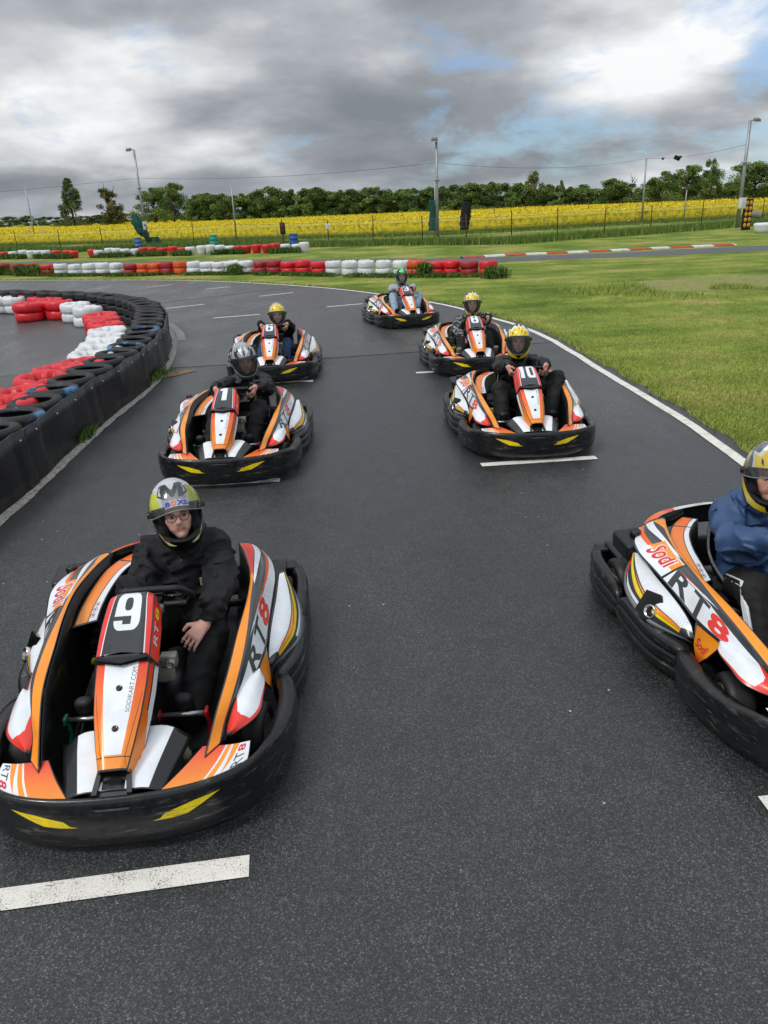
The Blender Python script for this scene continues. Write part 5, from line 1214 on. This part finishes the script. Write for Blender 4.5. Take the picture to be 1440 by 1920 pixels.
for k, ((c, x), p) in enumerate(zip(MID, mid_pts)):
    stack(p, [FT[c][RND.randrange(3)], FT[c][RND.randrange(3)]], f'{c} painted two-tyre stack, {ordw(k + 1)} from the left in the middle tyre wall', 'tyre stacks of the middle wall', hs=RND.choice((.235, .25, .26)), s=RND.uniform(1.0, 1.08))
FAR = [('red', 10), ('white', 26), ('white', 45), ('white', 60), ('white', 74), ('white', 88), ('red', 107), ('red', 128), ('red', 140), ('red', 175), ('white', 186), ('white', 207), ('white', 220), ('white', 236), ('white', 255), ('red', 271), ('red', 287), ('red', 307), ('red', 325), ('red', 344), ('white', 358), ('white', 379), ('white', 396), ('white', 414), ('white', 432), ('red', 449), ('red', 463), ('red', 482), ('red', 501), ('red', 517), ('white', 536), ('white', 557), ('white', 571)]
FB_Y = [(0, 485), (140, 484), (186, 483), (270, 480), (356, 478.5), (449, 475.5), (520, 474), (575, 473)]
far_pts = [at(x, interp(FB_Y, x)) for c, x in FAR]
FSM = {}
for c in ('red', 'white'):
    mb = MB(); mb.lathe([(.16, .40), (.19, .47), (.25, .48), (.30, .45), (.31, .38), (.295, .30), (.285, .25), (.28, .22), (.27, .12), (.235, .05), (.20, .0)], 24); FSM[c] = mb.mesh('tyre_stack', M['film'][c])
for k, ((c, x), p) in enumerate(zip(FAR, far_pts)):
    o = inst('tyre_stack', FSM[c], None, (p.x, p.y, 0), (0, 0, RND.uniform(0, 6)), (1, 1, RND.uniform(.95, 1.2))); tag(o, f'small {c} tyre stack, {ordw(k + 1)} from the left in the far tyre wall', 'tyre stack', 'tyre stacks of the far wall')
p = at(1431, 437); tag(inst('tyre_stack', FSM['white'], None, (p.x, p.y, 0), None, (1.9, 1.5, 1.15)), 'white wrapped tyres beside the start light at the right edge', 'tyre stack')
# weeds at the foot of the walls
WEED = np.array([lin('#3d5a22'), lin('#4d6b2a'), lin('#5f7a34'), lin('#2f4a1c'), lin('#6f7f44')])
def weeds(name, pts, n, hgt, wid, dy, lab, thr=.42, f=1.6):
    P = clumpy(along(pts, n, .22, .16) + np.array([0, dy, 0]), f, thr, 8); P[:, 2] = NR.rand(len(P)) * hgt * .6
    return blades(name, P, hgt, wid, WEED, 1.1, label=lab, cat='weeds')
weeds('weeds', mid_pts, 46000, .085, .04, -.40, 'weeds along the foot of the middle tyre wall', .42)
P = along([Vector((-19, 39.5, 0)), mid_pts[0], mid_pts[3]], 9000, .3, .2) + np.array([0, -.4, 0]); P = clumpy(P, 1.4, .5, 3); P[:, 2] = NR.rand(len(P)) * .3; blades('weeds', P, .2, .05, WEED, 1.1, label='taller weeds before the left end of the middle wall', cat='weeds')
for q, hh in ((at(800, 517), .35), (at(925, 520), .25), (at(446, 514), .3)):
    n = 1500; P = np.array(q)[None] + NR.randn(n, 3) * np.array([.16, .12, 0]) + np.array([0, -.35, 0]); P[:, 2] = NR.rand(n) ** 1.4 * hh; blades('weed_clump', P, .14, .04, WEED, 1., label={.35: 'bushy weed between the orange and red stacks', .25: 'bushy weed by the last red stack', .3: 'bushy weed in front of the white stacks'}[hh], cat='weeds', kind='thing')
weeds('weeds', far_pts, 26000, .20, .06, -.45, 'weeds along the foot of the far tyre wall', .45, 1.1)
for q, s, lab in ((at(292, 708), .10, 'weeds at the bend of the rubber skirt'), (at(158, 822), .05, 'small weed at the foot of the rubber skirt')):
    n = 900; P = np.array(q)[None] + NR.randn(n, 3) * np.array([s * .8, s * 2.4, 0]); P[:, 2] = NR.rand(n) * .04; blades('weed_clump', P, .08, .014, WEED * 1.3, 1., label=lab, cat='weeds', kind='thing')

# ------------------------------------------------------------------ posts, fences, nets, barrels
M['galv'] = simple('galvanised_pole', '#9aa0a3', .45, .5, var=.25, scale=3); M['rust'] = simple('rusty_steel', '#5a3420', .85, var=.4, scale=9); M['wirem'] = simple('fence_wire', '#6f726c', .6, .3)
M['netgreen'] = simple('green_netting', '#0d4a44', .8, var=.4, scale=12, bmp=.4, bscale=30, bdist=.03); M['netblack'] = simple('black_netting', '#121415', .85, var=.4, scale=12, bmp=.4, bscale=30, bdist=.03)
def vec_at(px, py, y): return at_y(px, py, y)
def fence(pts, H, label, wires, nv, name='wire_fence', skip=()):
    o = pts[0]; t = empty(name, (o.x, o.y, 0)); tag(t, label, 'fence'); T = Vector((o.x, o.y, 0)); mb = MB()
    for a, b in zip(pts, pts[1:]):
        for w in wires: mb.tube([a - T + Vector((0, 0, w)), (a + b) / 2 - T + Vector((0, 0, w - .03)), b - T + Vector((0, 0, w))], .007, 4)
        L = (b - a).length; k = int(L / nv) if nv else 0
        for i in range(1, k): q = a.lerp(b, i / k) - T; mb.tube([q + Vector((0, 0, .05)), q + Vector((0, 0, H - .25))], .005, 4)
    mb.obj('wire_mesh', M['wirem'], t)
    for p in pts:
        mb = MB(); ln = RND.uniform(-.06, .06); q = p - T; mb.tube([q, q + Vector((ln, 0, H + RND.uniform(-.12, .1)))], .032, 6); mb.obj('fence_post', M['rust'], t)
    return t
fence(FENCE, 1.75, 'rusty post and wire mesh fence behind the far track', (.1, .4, .7, 1.0, 1.3, 1.5), .32)
BF = [at(x, y) for x, y in [(860, 424), (927, 420), (985, 416), (1102, 413), (1160, 411), (1238, 409), (1340, 405), (1410, 402)]]
fence(BF, 2.0, 'second row of thin posts against the rapeseed on the right', (.6, 1.2, 1.8), 0)
def pole(name, base, top, r, label, cat, lamp=None, mat=None):
    b = base; T = Vector((b.x, b.y, 0)); t = empty(name, T); tag(t, label, cat)
    d = top - T; mb = MB(); mb.tube([(0, 0, -.1), d * .5, d], [r, r * .85, r * .7], 10); mb.obj('pole', mat or M['galv'], t)
    if lamp:
        mb = MB()
        for k in (.62,): mb.lathe([(r * .9, -.03), (r * 1.9, -.03), (r * 1.9, .03), (r * .9, .03)], 10, Matrix.Translation(d * k), closed=True)
        mb.obj('clamp', M['galv'], t)
        mb = MB(); mb.tube([d, d + Vector((lamp * .25, -.05, .02))], .035, 6); mb.obj('arm', M['galv'], t)
        mb = MB(); mb.box(d + Vector((lamp * .38, -.1, .03)), (.42, .34, .16), rot=(rad(25), 0, rad(10) * lamp), bev=.03, taper=.8); fl = mb.obj('floodlight', simple('floodlight_housing', '#6d7073', .5), t)
        mb = MB(); mb.box(d + Vector((lamp * .38, -.17, -.06)), (.34, .24, .02), rot=(rad(25), 0, rad(10) * lamp)); mb.obj('lamp_glass', simple('lamp_glass', '#b9bdbd', .1), fl)
    return t
def ppole(name, bx, by, tx, ty, r, label, cat, lamp=None, y=None):
    b = at(bx, by) if y is None else Vector((at_y(bx, by, y).x, y, 0)); tp = at_y(tx, ty, b.y); pole(name, b, tp, r, label, cat, lamp); return b, tp
L1 = ppole('floodlight_mast', 277, 465, 251, 281, .11, 'leaning grey floodlight mast with green netting, on the left', 'lamp post', -1)
L2 = ppole('floodlight_mast', 821, 456, 818, 262, .10, 'tall grey floodlight mast in the middle of the far fence', 'lamp post', -.3)
L3 = ppole('floodlight_mast', 1382, 427, 1407, 226, .13, 'tall grey floodlight mast by the start light on the right', 'lamp post', 1)
P1 = ppole('pole', 68, 457, 46, 347, .08, 'leaning grey pole propped by two struts, far left', 'pole')
for (x0, y0, x1, y1), nm in (((62, 411, 50, 462), 'l'), ((64, 413, 107, 456), 'r')):
    b_ = Vector((at_y(x1, y1, P1[0].y).x, P1[0].y - 1, 0)); o = [e for e in SC.objects if e.name.startswith('pole') and e.type == 'EMPTY'][0]
    mb = MB(); q = at_y(x0, y0, P1[0].y) - P1[0]; mb.tube([q, b_ - P1[0]], .05, 6); mb.obj('strut', M['galv'], o)
P2 = ppole('pole', 444, 456, 433, 343, .07, 'thin grey pole left of the centre, against the rapeseed', 'pole')
P3 = ppole('pole', 1203, 419, 1212, 297, .09, 'thin grey pole before the trees on the right', 'pole')
P4 = ppole('pole', 1281, 416, 1288, 356, .06, 'short slanting pole in the rapeseed margin', 'pole')
P5 = ppole('pole', 815, 436, 815.5, 330, .06, 'thin pole just behind the middle floodlight mast', 'pole', y=60)
def net(pts, rs, mat, label, name='rolled_net'):
    mb = MB(); c = cr(pts, 22); n = 14; v = []
    R = [rs[min(int(i / 23 * len(rs)), len(rs) - 1)] for i in range(23)]
    for i, p in enumerate(c):
        x = i / 22 * (len(rs) - 1); a = min(int(x), len(rs) - 2); r = rs[a] + (rs[a + 1] - rs[a]) * (x - a)
        for k in range(n): g = 2 * math.pi * k / n; q = r * (1 + .22 * math.sin(5 * g + i * .3) + .1 * math.sin(9 * g + i)); v.append((p.x + q * math.cos(g), p.y + q * math.sin(g) * .7, p.z))
    mb.add(v, [(i * n + k, i * n + (k + 1) % n, (i + 1) * n + (k + 1) % n, (i + 1) * n + k) for i in range(22) for k in range(n)] + [tuple(range(n)), tuple(22 * n + k for k in range(n))], 0, True)
    b = c[-1]; o = mb.obj(name, mat); return tag(o, label, 'net')
d1 = L1[0].y - .5
net([at_y(250, 401, d1), at_y(258, 418, d1), at_y(268, 436, d1), at_y(278, 449, d1)], [.16, .42, .42, .16], M['netgreen'], 'dark green net hanging from the leaning mast like a furled sail')
net([at_y(289, 444, d1 + .3), at_y(289, 456, d1 + .3), at_y(287, 465, d1 + .3)], [.3, .55, .55], M['netgreen'], 'dark green bundle of netting on the grass at the mast\'s foot')
net([at_y(810, 375, 60), at_y(812, 400, 60), at_y(813, 432, 60)], [.22, .24, .34], M['netgreen'], 'dark green net furled beside the middle mast')
net([at_y(874, 378, 62), at_y(873, 400, 62), at_y(871, 431, 62)], [.28, .36, .30], M['netblack'], 'black net furled round a post right of the middle mast')
t = empty('notice', at_y(272, 423, d1 - .6)); mb = MB(); mb.box((0, 0, 0), (.34, .02, .6), bev=.006); mb.obj('plate', simple('white_plate', '#c9cbcb', .5), t); mb = MB(); mb.box((.0, -.014, .05), (.16, .006, .2), bev=.002); mb.obj('symbol', simple('grey_symbol', '#6f7273', .6), t); tag(t, 'small white notice on the leaning left mast', 'sign')
def barrel(px, py, col, label):
    b = at(px, py); mb = MB(); mb.lathe([(0, 0), (.28, 0), (.29, .02), (.29, .28), (.302, .29), (.302, .31), (.29, .32), (.29, .57), (.302, .58), (.302, .60), (.29, .61), (.29, .86), (.298, .88), (.27, .885), (.265, .86), (0, .86)], 24)
    o = mb.obj('barrel', simple('drum_' + col, col, .5, var=.35, scale=5)); o.location = (b.x, b.y, 0); tag(o, label, 'barrel')
barrel(261, 468, '#3f6aa0', 'pale blue barrel beside the leaning mast'); barrel(402, 464, '#1f9488', 'teal barrel behind the white far tyres'); barrel(552, 464, '#1d5fae', 'bright blue barrel beside the red traffic light')
b = at(533, 466); t = empty('traffic_light', b); tag(t, 'black traffic light with a red lens on a thin post', 'traffic light')
mb = MB(); mb.tube([(0, 0, 0), (0, 0, 1.0)], .04, 8); mb.obj('post', M['rust'], t); mb = MB(); mb.box((0, 0, 1.25), (.34, .22, .72), bev=.03); hs_ = mb.obj('housing', simple('signal_housing', '#15181a', .5), t)
for z, c in ((1.42, '#8f1d18'), (1.1, '#123028')):
    mb = MB(); mb.lathe([(0, .02), (.07, .015), (.1, 0)], 16, Matrix.Translation((0, -.112, z)) @ Matrix.Rotation(rad(90), 4, 'X')); mb.obj('lens', simple('lens' + c, c, .2), hs_)
b = at(617, 462); t = empty('notice', (b.x, b.y - .08, 0)); tag(t, 'white notice on a fence post near the middle', 'sign'); mb = MB(); mb.box((0, 0, 1.25), (.3, .02, .34), bev=.004); mb.obj('plate', simple('white_plate2', '#cfd1d0', .5), t); mb = MB(); mb.tube([(0, .03, 0), (0, .03, 1.6)], .03, 6); mb.obj('post', M['rust'], t)
a, c = at(690, 458), at(724, 456); mb = MB(); d = c - a; mb.box((0, 0, .16), (d.length, .4, .32), bev=.09, seg=3); mb.box((.1, 0, .34), (d.length * .5, .25, .12), bev=.05)
o = mb.obj('plastic_barrier', simple('yellow_plastic', '#d9a31a', .5, var=.25)); o.location = ((a + c) / 2); tag(o, 'low yellow plastic block lying on the grass behind the fence', 'barrier')
# start signal on the right
b = at(1397, 434); t = empty('start_signal', (b.x, b.y, 0), rad(20)); tag(t, 'tall black start signal board with yellow discs by the right mast', 'signal')
mb = MB(); mb.box((0, 0, .95), (.62, .12, 1.75), bev=.02); bd = mb.obj('board', simple('signal_black', '#121212', .5), t)
for k in range(5):
    for s in (-1, 1):
        mb = MB(); mb.lathe([(0, .02), (.10, .015), (.12, 0)], 16, Matrix.Translation((s * .15, -.062, .36 + k * .31)) @ Matrix.Rotation(rad(90), 4, 'X')); mb.obj('disc', simple('amber_disc', '#e0a11c', .4) if k == 0 and s < 0 else bpy.data.materials['amber_disc'], bd)
mb = MB(); mb.box((-.50, -.02, 1.6), (.38, .25, .6), bev=.02); mb.obj('control_box', simple('white_box', '#d4d6d6', .5), t)
b = at(1411, 428); mb = MB(); mb.tube([(-.45, 0, .35), (-.42, 0, .62), (-.2, 0, .82), (.1, -.05, .82), (.36, -.1, .74)], [.20, .22, .23, .23, .23], 14, cap=False); mb.tube([(.36, -.1, .74), (.30, -.09, .75)], [.232, .17], 14, 1, cap=False); mb.tube([(-.45, 0, .40), (-.45, 0, 0)], [.2, .2], 12)
o = mb.obj('drain_pipe', [simple('grey_pipe', '#77756f', .6), M['plastic_dull']]); o.location = (b.x, b.y, 0); tag(o, 'grey bent pipe with a black mouth beside the start signal', 'pipe')
# overhead cables
def cable(a, b, sag, label):
    n = 24; mb = MB(); P = [a.lerp(b, i / n) - Vector((0, 0, sag * 4 * (i / n) * (1 - i / n))) for i in range(n + 1)]; mb.tube([p - a for p in P], .009, 4); o = mb.obj('cable', M['gloss']); o.location = a; tag(o, label, 'cable'); return P
t1 = L1[0].lerp(L1[1], .62) ; t1.z = L1[1].z * .72; t1 = Vector((L1[0].x + (L1[1].x - L1[0].x) * .72, L1[0].y, L1[1].z * .72))
t2 = Vector((L2[0].x, L2[0].y, at_y(819, 305, L2[0].y).z)); t3 = Vector((at_y(1398, 271, L3[0].y).x, L3[0].y, at_y(1398, 271, L3[0].y).z))
cable(Vector((-62, 75, t1.z * .86)), t1, .3, 'thin overhead cable running out to the left of the leaning mast'); cable(t1, t2, .35, 'thin overhead cable between the leaning mast and the middle mast'); C3 = cable(t2, P3[1], .5, 'thin overhead cable from the middle mast to the thin right pole'); C4 = cable(P3[1], t3, .25, 'thin overhead cable from the thin right pole to the right mast')
for k, s, lab in ((5, .12, 'tiny dark clip on the right overhead cable'), (9, .30, 'dark lump hanging on the right overhead cable')):
    p = C4[k]; mb = MB(); mb.box((0, 0, -.04), (s * 1.6, s * .8, s), bev=s * .25, rot=(0, .4, 0)); mb.tube([(0, 0, .0), (0, 0, .1)], .02, 5); mb.box((s * .8, 0, .03), (s * .7, s * .4, s * .5), bev=s * .1); o = mb.obj('cable_weight', M['netblack']); o.location = p; tag(o, lab, 'cable clip')

# ------------------------------------------------------------------ trees beyond the field
M['leaf'] = simple('tree_leaf', '#ffffff', .7, var=.15, attr=True); M['leaf'].node_tree.nodes['Principled BSDF'].inputs['Specular IOR Level'].default_value = .2
M['bark'] = simple('tree_bark', '#4a4036', .9, var=.4, scale=12)
def tree_proto(seed, shape, n, leaf, pal):
    """unit-height tree: trunk mesh with limbs, crown mesh of separate leaf sprays"""
    r = np.random.RandomState(seed); rr = random.Random(seed); mb = MB(); cl = []
    if shape in ('bush', 'round', 'tall'):
        tr_h = {'bush': .22, 'round': .3, 'tall': .42}[shape]; mb.tube([(0, 0, 0), (.01, 0, tr_h), (0, .01, .62)], [.030, .024, .010], 7)
        for k in range(38 if shape != 'tall' else 20):
            z = rr.uniform(.03 if shape == 'bush' else tr_h * .75, .93); w = {'bush': .42, 'round': .40, 'tall': .30}[shape] * math.sin(min(max((z + .35 - (0 if shape == 'bush' else tr_h * .6)) / (1.42 - (0 if shape == 'bush' else tr_h * .6)), 0), 1) * math.pi) ** .6
            a = rr.uniform(0, 6.28); q = rr.uniform(.3, 1) * w; c = (q * math.cos(a), q * math.sin(a), z); cl.append((c, rr.uniform(.07, .14)))
            if k % 2 == 0: mb.tube([(0, 0, min(z * .7, .6)), (c[0] * .5, c[1] * .5, z * .85), c], [.012, .007, .003], 5)
        cl.append(((0, 0, .95), .06))
    elif shape == 'conifer':
        mb.tube([(0, 0, 0), (.02, 0, .5), (-.03, 0, .98)], [.03, .02, .004], 7)
        for k in range(70):
            z = rr.uniform(.04, .98); a = rr.uniform(0, 6.28); q = (1.02 - z) ** .8 * .44 * rr.uniform(.35, 1.1) + .015; c = (q * math.cos(a), q * math.sin(a), z - q * .25); cl.append((c, .045 + .07 * (1 - z))); mb.tube([(0, 0, z), c], [.008, .003], 5)
    elif shape == 'gnarled':
        mb.tube([(0, 0, 0), (.02, 0, .35), (-.02, 0, .62), (.05, 0, .8), (.03, 0, 1.0)], [.05, .04, .028, .012, .003], 7)
        for k in range(36):
            a = rr.uniform(0, 6.28); z = rr.uniform(.12, .80); q = rr.uniform(.1, .42) * (1.15 - z); c = (q * math.cos(a), q * math.sin(a), z + .06); cl.append((c, rr.uniform(.05, .09))); mb.tube([(0, 0, z * .8), (c[0] * .6, c[1] * .6, z), c], [.018, .010, .004], 5)
        for k in range(7): a = rr.uniform(0, 6.28); mb.tube([(0, 0, .6), (.12 * math.cos(a), .1 * math.sin(a), .8), (.16 * math.cos(a + .4), .12, rr.uniform(.84, .98))], [.012, .006, .002], 4)
        for k in range(10): cl.append(((rr.uniform(-.4, .4), rr.uniform(-.2, .2), rr.uniform(.05, .2)), .1))
    elif shape == 'dead':
        mb.tube([(0, 0, 0), (.02, 0, .5), (.0, 0, 1.0)], [.035, .02, .003], 6)
        for k in range(16): a = rr.uniform(0, 6.28); z = rr.uniform(.4, .9); q = (1.1 - z) * .5; mb.tube([(0, 0, z), (q * .5 * math.cos(a), q * .5 * math.sin(a), z + .08), (q * math.cos(a), q * math.sin(a), z + .2)], [.012, .007, .002], 4)
        return mb.mesh('trunk', M['bark']), None
    k = r.randint(0, len(cl), n); C = np.array([c for c, _ in cl])[k]; R_ = np.array([q for _, q in cl])[k]
    d = r.randn(n, 3); d /= np.linalg.norm(d, axis=1)[:, None]; P = C + d * (R_ * (.40 + .80 * r.rand(n)))[:, None] * np.array([1, 1, .8])
    u = r.randn(n, 3); u /= np.linalg.norm(u, axis=1)[:, None]; w = np.cross(u, r.randn(n, 3)); w /= np.linalg.norm(w, axis=1)[:, None]
    s = (leaf * (.6 + .8 * r.rand(n)))[:, None]; V = np.stack([P - u * s, P + w * s * .6, P + u * s, P - w * s * .6], 1).reshape(-1, 3)
    tone = r.rand(len(cl))[k]; pc = np.array([lin(h) for h in pal]); c = pc[np.clip((tone * len(pal)).astype(int), 0, len(pal) - 1)] * (.7 + .6 * r.rand(n))[:, None]
    return mb.mesh('trunk', M['bark']), np_mesh('crown', V, np.arange(4 * n).reshape(-1, 4), [M['leaf']], False, np.repeat(c, 4, 0))
GR = ('#4d6630', '#5c763a', '#6d8644', '#435a2a', '#7a8c4c'); OL = ('#6a6e3a', '#7a7e44', '#5e6636', '#828450')
PROTO = {'bush': [tree_proto(s, 'bush', 9000, .019, GR) for s in (1, 2, 3, 4)], 'round': [tree_proto(s, 'round', 9000, .016, GR) for s in (5, 6)], 'tall': [tree_proto(7, 'tall', 5500, .018, GR)], 'brown': [tree_proto(8, 'round', 7000, .018, OL)],
         'conifer': [tree_proto(9, 'conifer', 9000, .015, ('#4f6238', '#5d7044', '#42552e', '#6a7a4e'))], 'gnarled': [tree_proto(10, 'gnarled', 6000, .016, ('#4a5a28', '#6a6a34', '#3d4c24', '#75703c'))], 'dead': [tree_proto(11, 'dead', 0, 0, GR)]}
TREES = [('conifer', 125, 334, 62, 185, 'spire-shaped tree with drooping branches, leftmost of the big trees'), ('gnarled', 196, 343, 66, 180, 'gnarled half-bare tree right of the spire-shaped tree'), ('round', 283, 352, 70, 176, 'broad green tree behind the leaning mast'), ('round', 318, 343, 58, 172, 'taller rounded tree just right of the leaning mast'),
         ('tall', 1340, 298, 46, 122, 'tall tree with a bare stem rising over the right hedge'), ('brown', 1003, 321, 46, 150, 'tall brownish tree rising above the middle hedge'), ('dead', 1187, 328, 34, 140, 'bare dead tree between the right hedge clumps'), ('bush', 1052, 338, 20, 150, 'slim pointed tree right of the brownish tree'), ('bush', 1245, 321, 58, 130, 'bushy tree right of the thin right pole'), ('round', 1292, 310, 66, 126, 'large rounded tree left of the tall bare-stemmed tree'), ('round', 1420, 304, 110, 116, 'big dark tree at the right edge behind the mast')]
HEDGE = [(362, 366, 34), (388, 362, 40), (416, 362, 40), (452, 363, 40), (478, 361, 44)] + [(500 + 23 * i, 352 + (i * 7) % 9 - 2, 44) for i in range(13)] + [(805, 350, 46), (830, 349, 44), (855, 346, 46), (880, 343, 46), (905, 345, 44), (922, 341, 46), (948, 343, 44), (975, 343, 40), (1028, 345, 40), (1070, 350, 36), (1092, 346, 54), (1120, 355, 34), (1150, 334, 54), (1172, 342, 40), (1210, 346, 44), (1228, 340, 40), (1268, 336, 44), (1318, 336, 44), (1362, 344, 40), (1385, 340, 44)]
def plant(kind, px, top, w, dist, label, group=None, v=0):
    tr_, cr_m = PROTO[kind][v % len(PROTO[kind])]; tp = at_y(px, top, dist); t = empty('tree', (tp.x, dist, 0), RND.uniform(0, 6.28)); tag(t, label, 'tree', group)
    H_ = max(tp.z, 1.5); W_ = w / FPX * dist / .80; t.scale = (W_, W_, H_); inst('trunk', tr_, t)
    if cr_m: inst('crown', cr_m, t)
for k_, x, y, w, d, lab in TREES: plant(k_, x, y, w, d, lab)
for k, (x, y, w) in enumerate(HEDGE): plant('bush', x, y, w * 1.3, 168 - .035 * (x - 360) + RND.uniform(-4, 4), f'green hedge tree, {ordw(k + 1)} from the left along the field\'s far edge', 'hedge trees along the far side of the field', k)
for k in range(34): plant('bush', 372 + k * 31, (371 if k < 22 else 362) - k * .35 + RND.uniform(-2, 2), 62, 172 - .9 * k, f'low hedge bush filling the far hedge, {ordw(k + 1)} from the left', 'low bushes in the far hedge', k + 1)
for k in range(14): plant('bush', -20 + k * 34, 411 - .03 * k * 34 - RND.uniform(0, 5), 40, 420 + RND.uniform(-30, 30), f'tiny distant tree, {ordw(k + 1)} from the left on the far left horizon', 'distant trees on the left horizon', k)
# ------------------------------------------------------------------ camera, sky, sun
cam = bpy.data.cameras.new('camera'); co = bpy.data.objects.new('camera', cam); COL.objects.link(co)
co.matrix_world = Matrix(((_r.x, _u.x, -_f.x, 0), (_r.y, _u.y, -_f.y, 0), (_r.z, _u.z, -_f.z, CAM_H), (0, 0, 0, 1)))
cam.sensor_fit = 'VERTICAL'; cam.sensor_height = 24; cam.lens = 24 * FPX / 1920; cam.clip_end = 6000; cam.clip_start = .05
SC.camera = co
SUN_EL, SUN_AZ = rad(52), rad(-125)      # azimuth from +Y towards +X
W = bpy.data.worlds.new('World'); SC.world = W; W.use_nodes = True; nt = W.node_tree
bg = nt.nodes['Background']; bg.inputs['Strength'].default_value = .1
sky = nt.nodes.new('ShaderNodeTexSky'); sky.sky_type = 'NISHITA'; sky.sun_disc = False; sky.sun_elevation = SUN_EL; sky.sun_rotation = SUN_AZ
tc = nt.nodes.new('ShaderNodeTexCoord'); sx = nt.nodes.new('ShaderNodeSeparateXYZ'); nt.links.new(tc.outputs['Generated'], sx.inputs[0])
def mth(op, a, b=None, c=None, clamp=False):
    n = nt.nodes.new('ShaderNodeMath'); n.operation = op; n.use_clamp = clamp
    for i, x in enumerate((a, b, c)):
        if x is None: continue
        if isinstance(x, (int, float)): n.inputs[i].default_value = x
        else: nt.links.new(x, n.inputs[i])
    return n.outputs[0]
zz = mth('MAXIMUM', sx.outputs['Z'], 0.0)
dz = mth('ADD', zz, .30)
cx = mth('DIVIDE', sx.outputs['X'], dz); cy = mth('DIVIDE', sx.outputs['Y'], dz)
cv = nt.nodes.new('ShaderNodeCombineXYZ'); nt.links.new(cx, cv.inputs[0]); nt.links.new(cy, cv.inputs[1])
def wn(scale, detail, rough, off, dist=0.):
    mp = nt.nodes.new('ShaderNodeMapping'); mp.inputs['Location'].default_value = off; nt.links.new(cv.outputs[0], mp.inputs['Vector'])
    n = nt.nodes.new('ShaderNodeTexNoise'); n.inputs['Scale'].default_value = scale; n.inputs['Detail'].default_value = detail; n.inputs['Roughness'].default_value = rough; n.inputs['Distortion'].default_value = dist
    nt.links.new(mp.outputs['Vector'], n.inputs['Vector']); return n.outputs['Fac']
big = wn(1.25, 6, .46, (3.4, 7.9, 0), .1); fine = wn(3.6, 8, .52, (1.7, 2.9, 0), .1); gap = wn(2.6, 9, .60, (8.4, 5.2, 0), .3)
br = mth('ADD', mth('MULTIPLY', big, .72), mth('MULTIPLY', fine, .28))
def lobe(px, py, amp, width):
    dv = (_f + _r * ((px - 720) / FPX) - _u * ((py - 960) / FPX)).normalized()
    n = nt.nodes.new('ShaderNodeVectorMath'); n.operation = 'DOT_PRODUCT'; nt.links.new(tc.outputs['Generated'], n.inputs[0]); n.inputs[1].default_value = dv
    return mth('MULTIPLY', mth('POWER', 2.71828, mth('DIVIDE', mth('SUBTRACT', n.outputs['Value'], 1.0), 1 - math.cos(rad(width)))), amp)
for args in ((1060, 60, .055, 9), (1330, 80, .035, 6), (60, 200, .06, 10), (480, 260, .035, 5), (560, 120, -.05, 12), (950, 215, -.06, 8), (640, 280, -.03, 6), (200, 330, -.035, 8), (1150, 290, .04, 5)):
    br = mth('ADD', br, lobe(*args))
br = mth('ADD', br, mth('MULTIPLY', mth('POWER', 2.71828, mth('MULTIPLY', zz, -14.0)), .035))
cr_ = ramp(nt, [(.37, lin('#7f858c')), (.45, lin('#92979d')), (.515, lin('#aaaeb4')), (.58, lin('#cdd0d3')), (.66, lin('#f0f1f2'))])
nt.links.new(br, cr_.inputs[0])
# cloud light: raised overhead as under overcast, and behind the camera, to light the ground
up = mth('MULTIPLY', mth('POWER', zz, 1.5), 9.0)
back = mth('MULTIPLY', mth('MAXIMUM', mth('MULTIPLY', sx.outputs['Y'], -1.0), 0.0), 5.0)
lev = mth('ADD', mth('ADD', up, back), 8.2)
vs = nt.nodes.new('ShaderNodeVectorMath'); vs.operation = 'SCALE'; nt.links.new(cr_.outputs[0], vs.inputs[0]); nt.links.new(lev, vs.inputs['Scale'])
# clear gaps low down, mostly to the right
low = mth('MULTIPLY', mth('SUBTRACT', .26, zz), 3.2, clamp=True)
rgt = mth('ADD', mth('MULTIPLY', sx.outputs['X'], .58), .10, clamp=True)
gm = mth('ADD', gap, mth('MULTIPLY', mth('MULTIPLY', low, rgt), .85))
gr = ramp(nt, [(.60, 0.), (.74, 1.)]); nt.links.new(gm, gr.inputs[0])
skb = nt.nodes.new('ShaderNodeVectorMath'); skb.operation = 'SCALE'; nt.links.new(sky.outputs[0], skb.inputs[0]); skb.inputs['Scale'].default_value = 1.0
skt = mixc(nt, 1., skb.outputs[0], (.66, .86, 1.12), 'MULTIPLY')
gmix = mth('MULTIPLY', gr.outputs[0], .68)
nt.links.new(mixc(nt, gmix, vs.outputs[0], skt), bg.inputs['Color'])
sun = bpy.data.lights.new('sun', 'SUN'); sun.energy = 1.3; sun.angle = rad(14); sun.color = (1, .97, .92)
so = bpy.data.objects.new('sun', sun); COL.objects.link(so)
d = Vector((math.sin(SUN_AZ) * math.cos(SUN_EL), math.cos(SUN_AZ) * math.cos(SUN_EL), math.sin(SUN_EL)))
so.rotation_euler = d.to_track_quat('Z', 'Y').to_euler(); so.location = (0, 0, 50)
SC.view_settings.view_transform = 'Standard'; SC.view_settings.look = 'None'; SC.view_settings.gamma = 1; SC.view_settings.exposure = 0.35
SC.view_settings.use_curve_mapping = False
SC.cycles.max_bounces = 6; SC.cycles.transparent_max_bounces = 12
try: SC.cycles.use_denoising = True
except Exception: pass
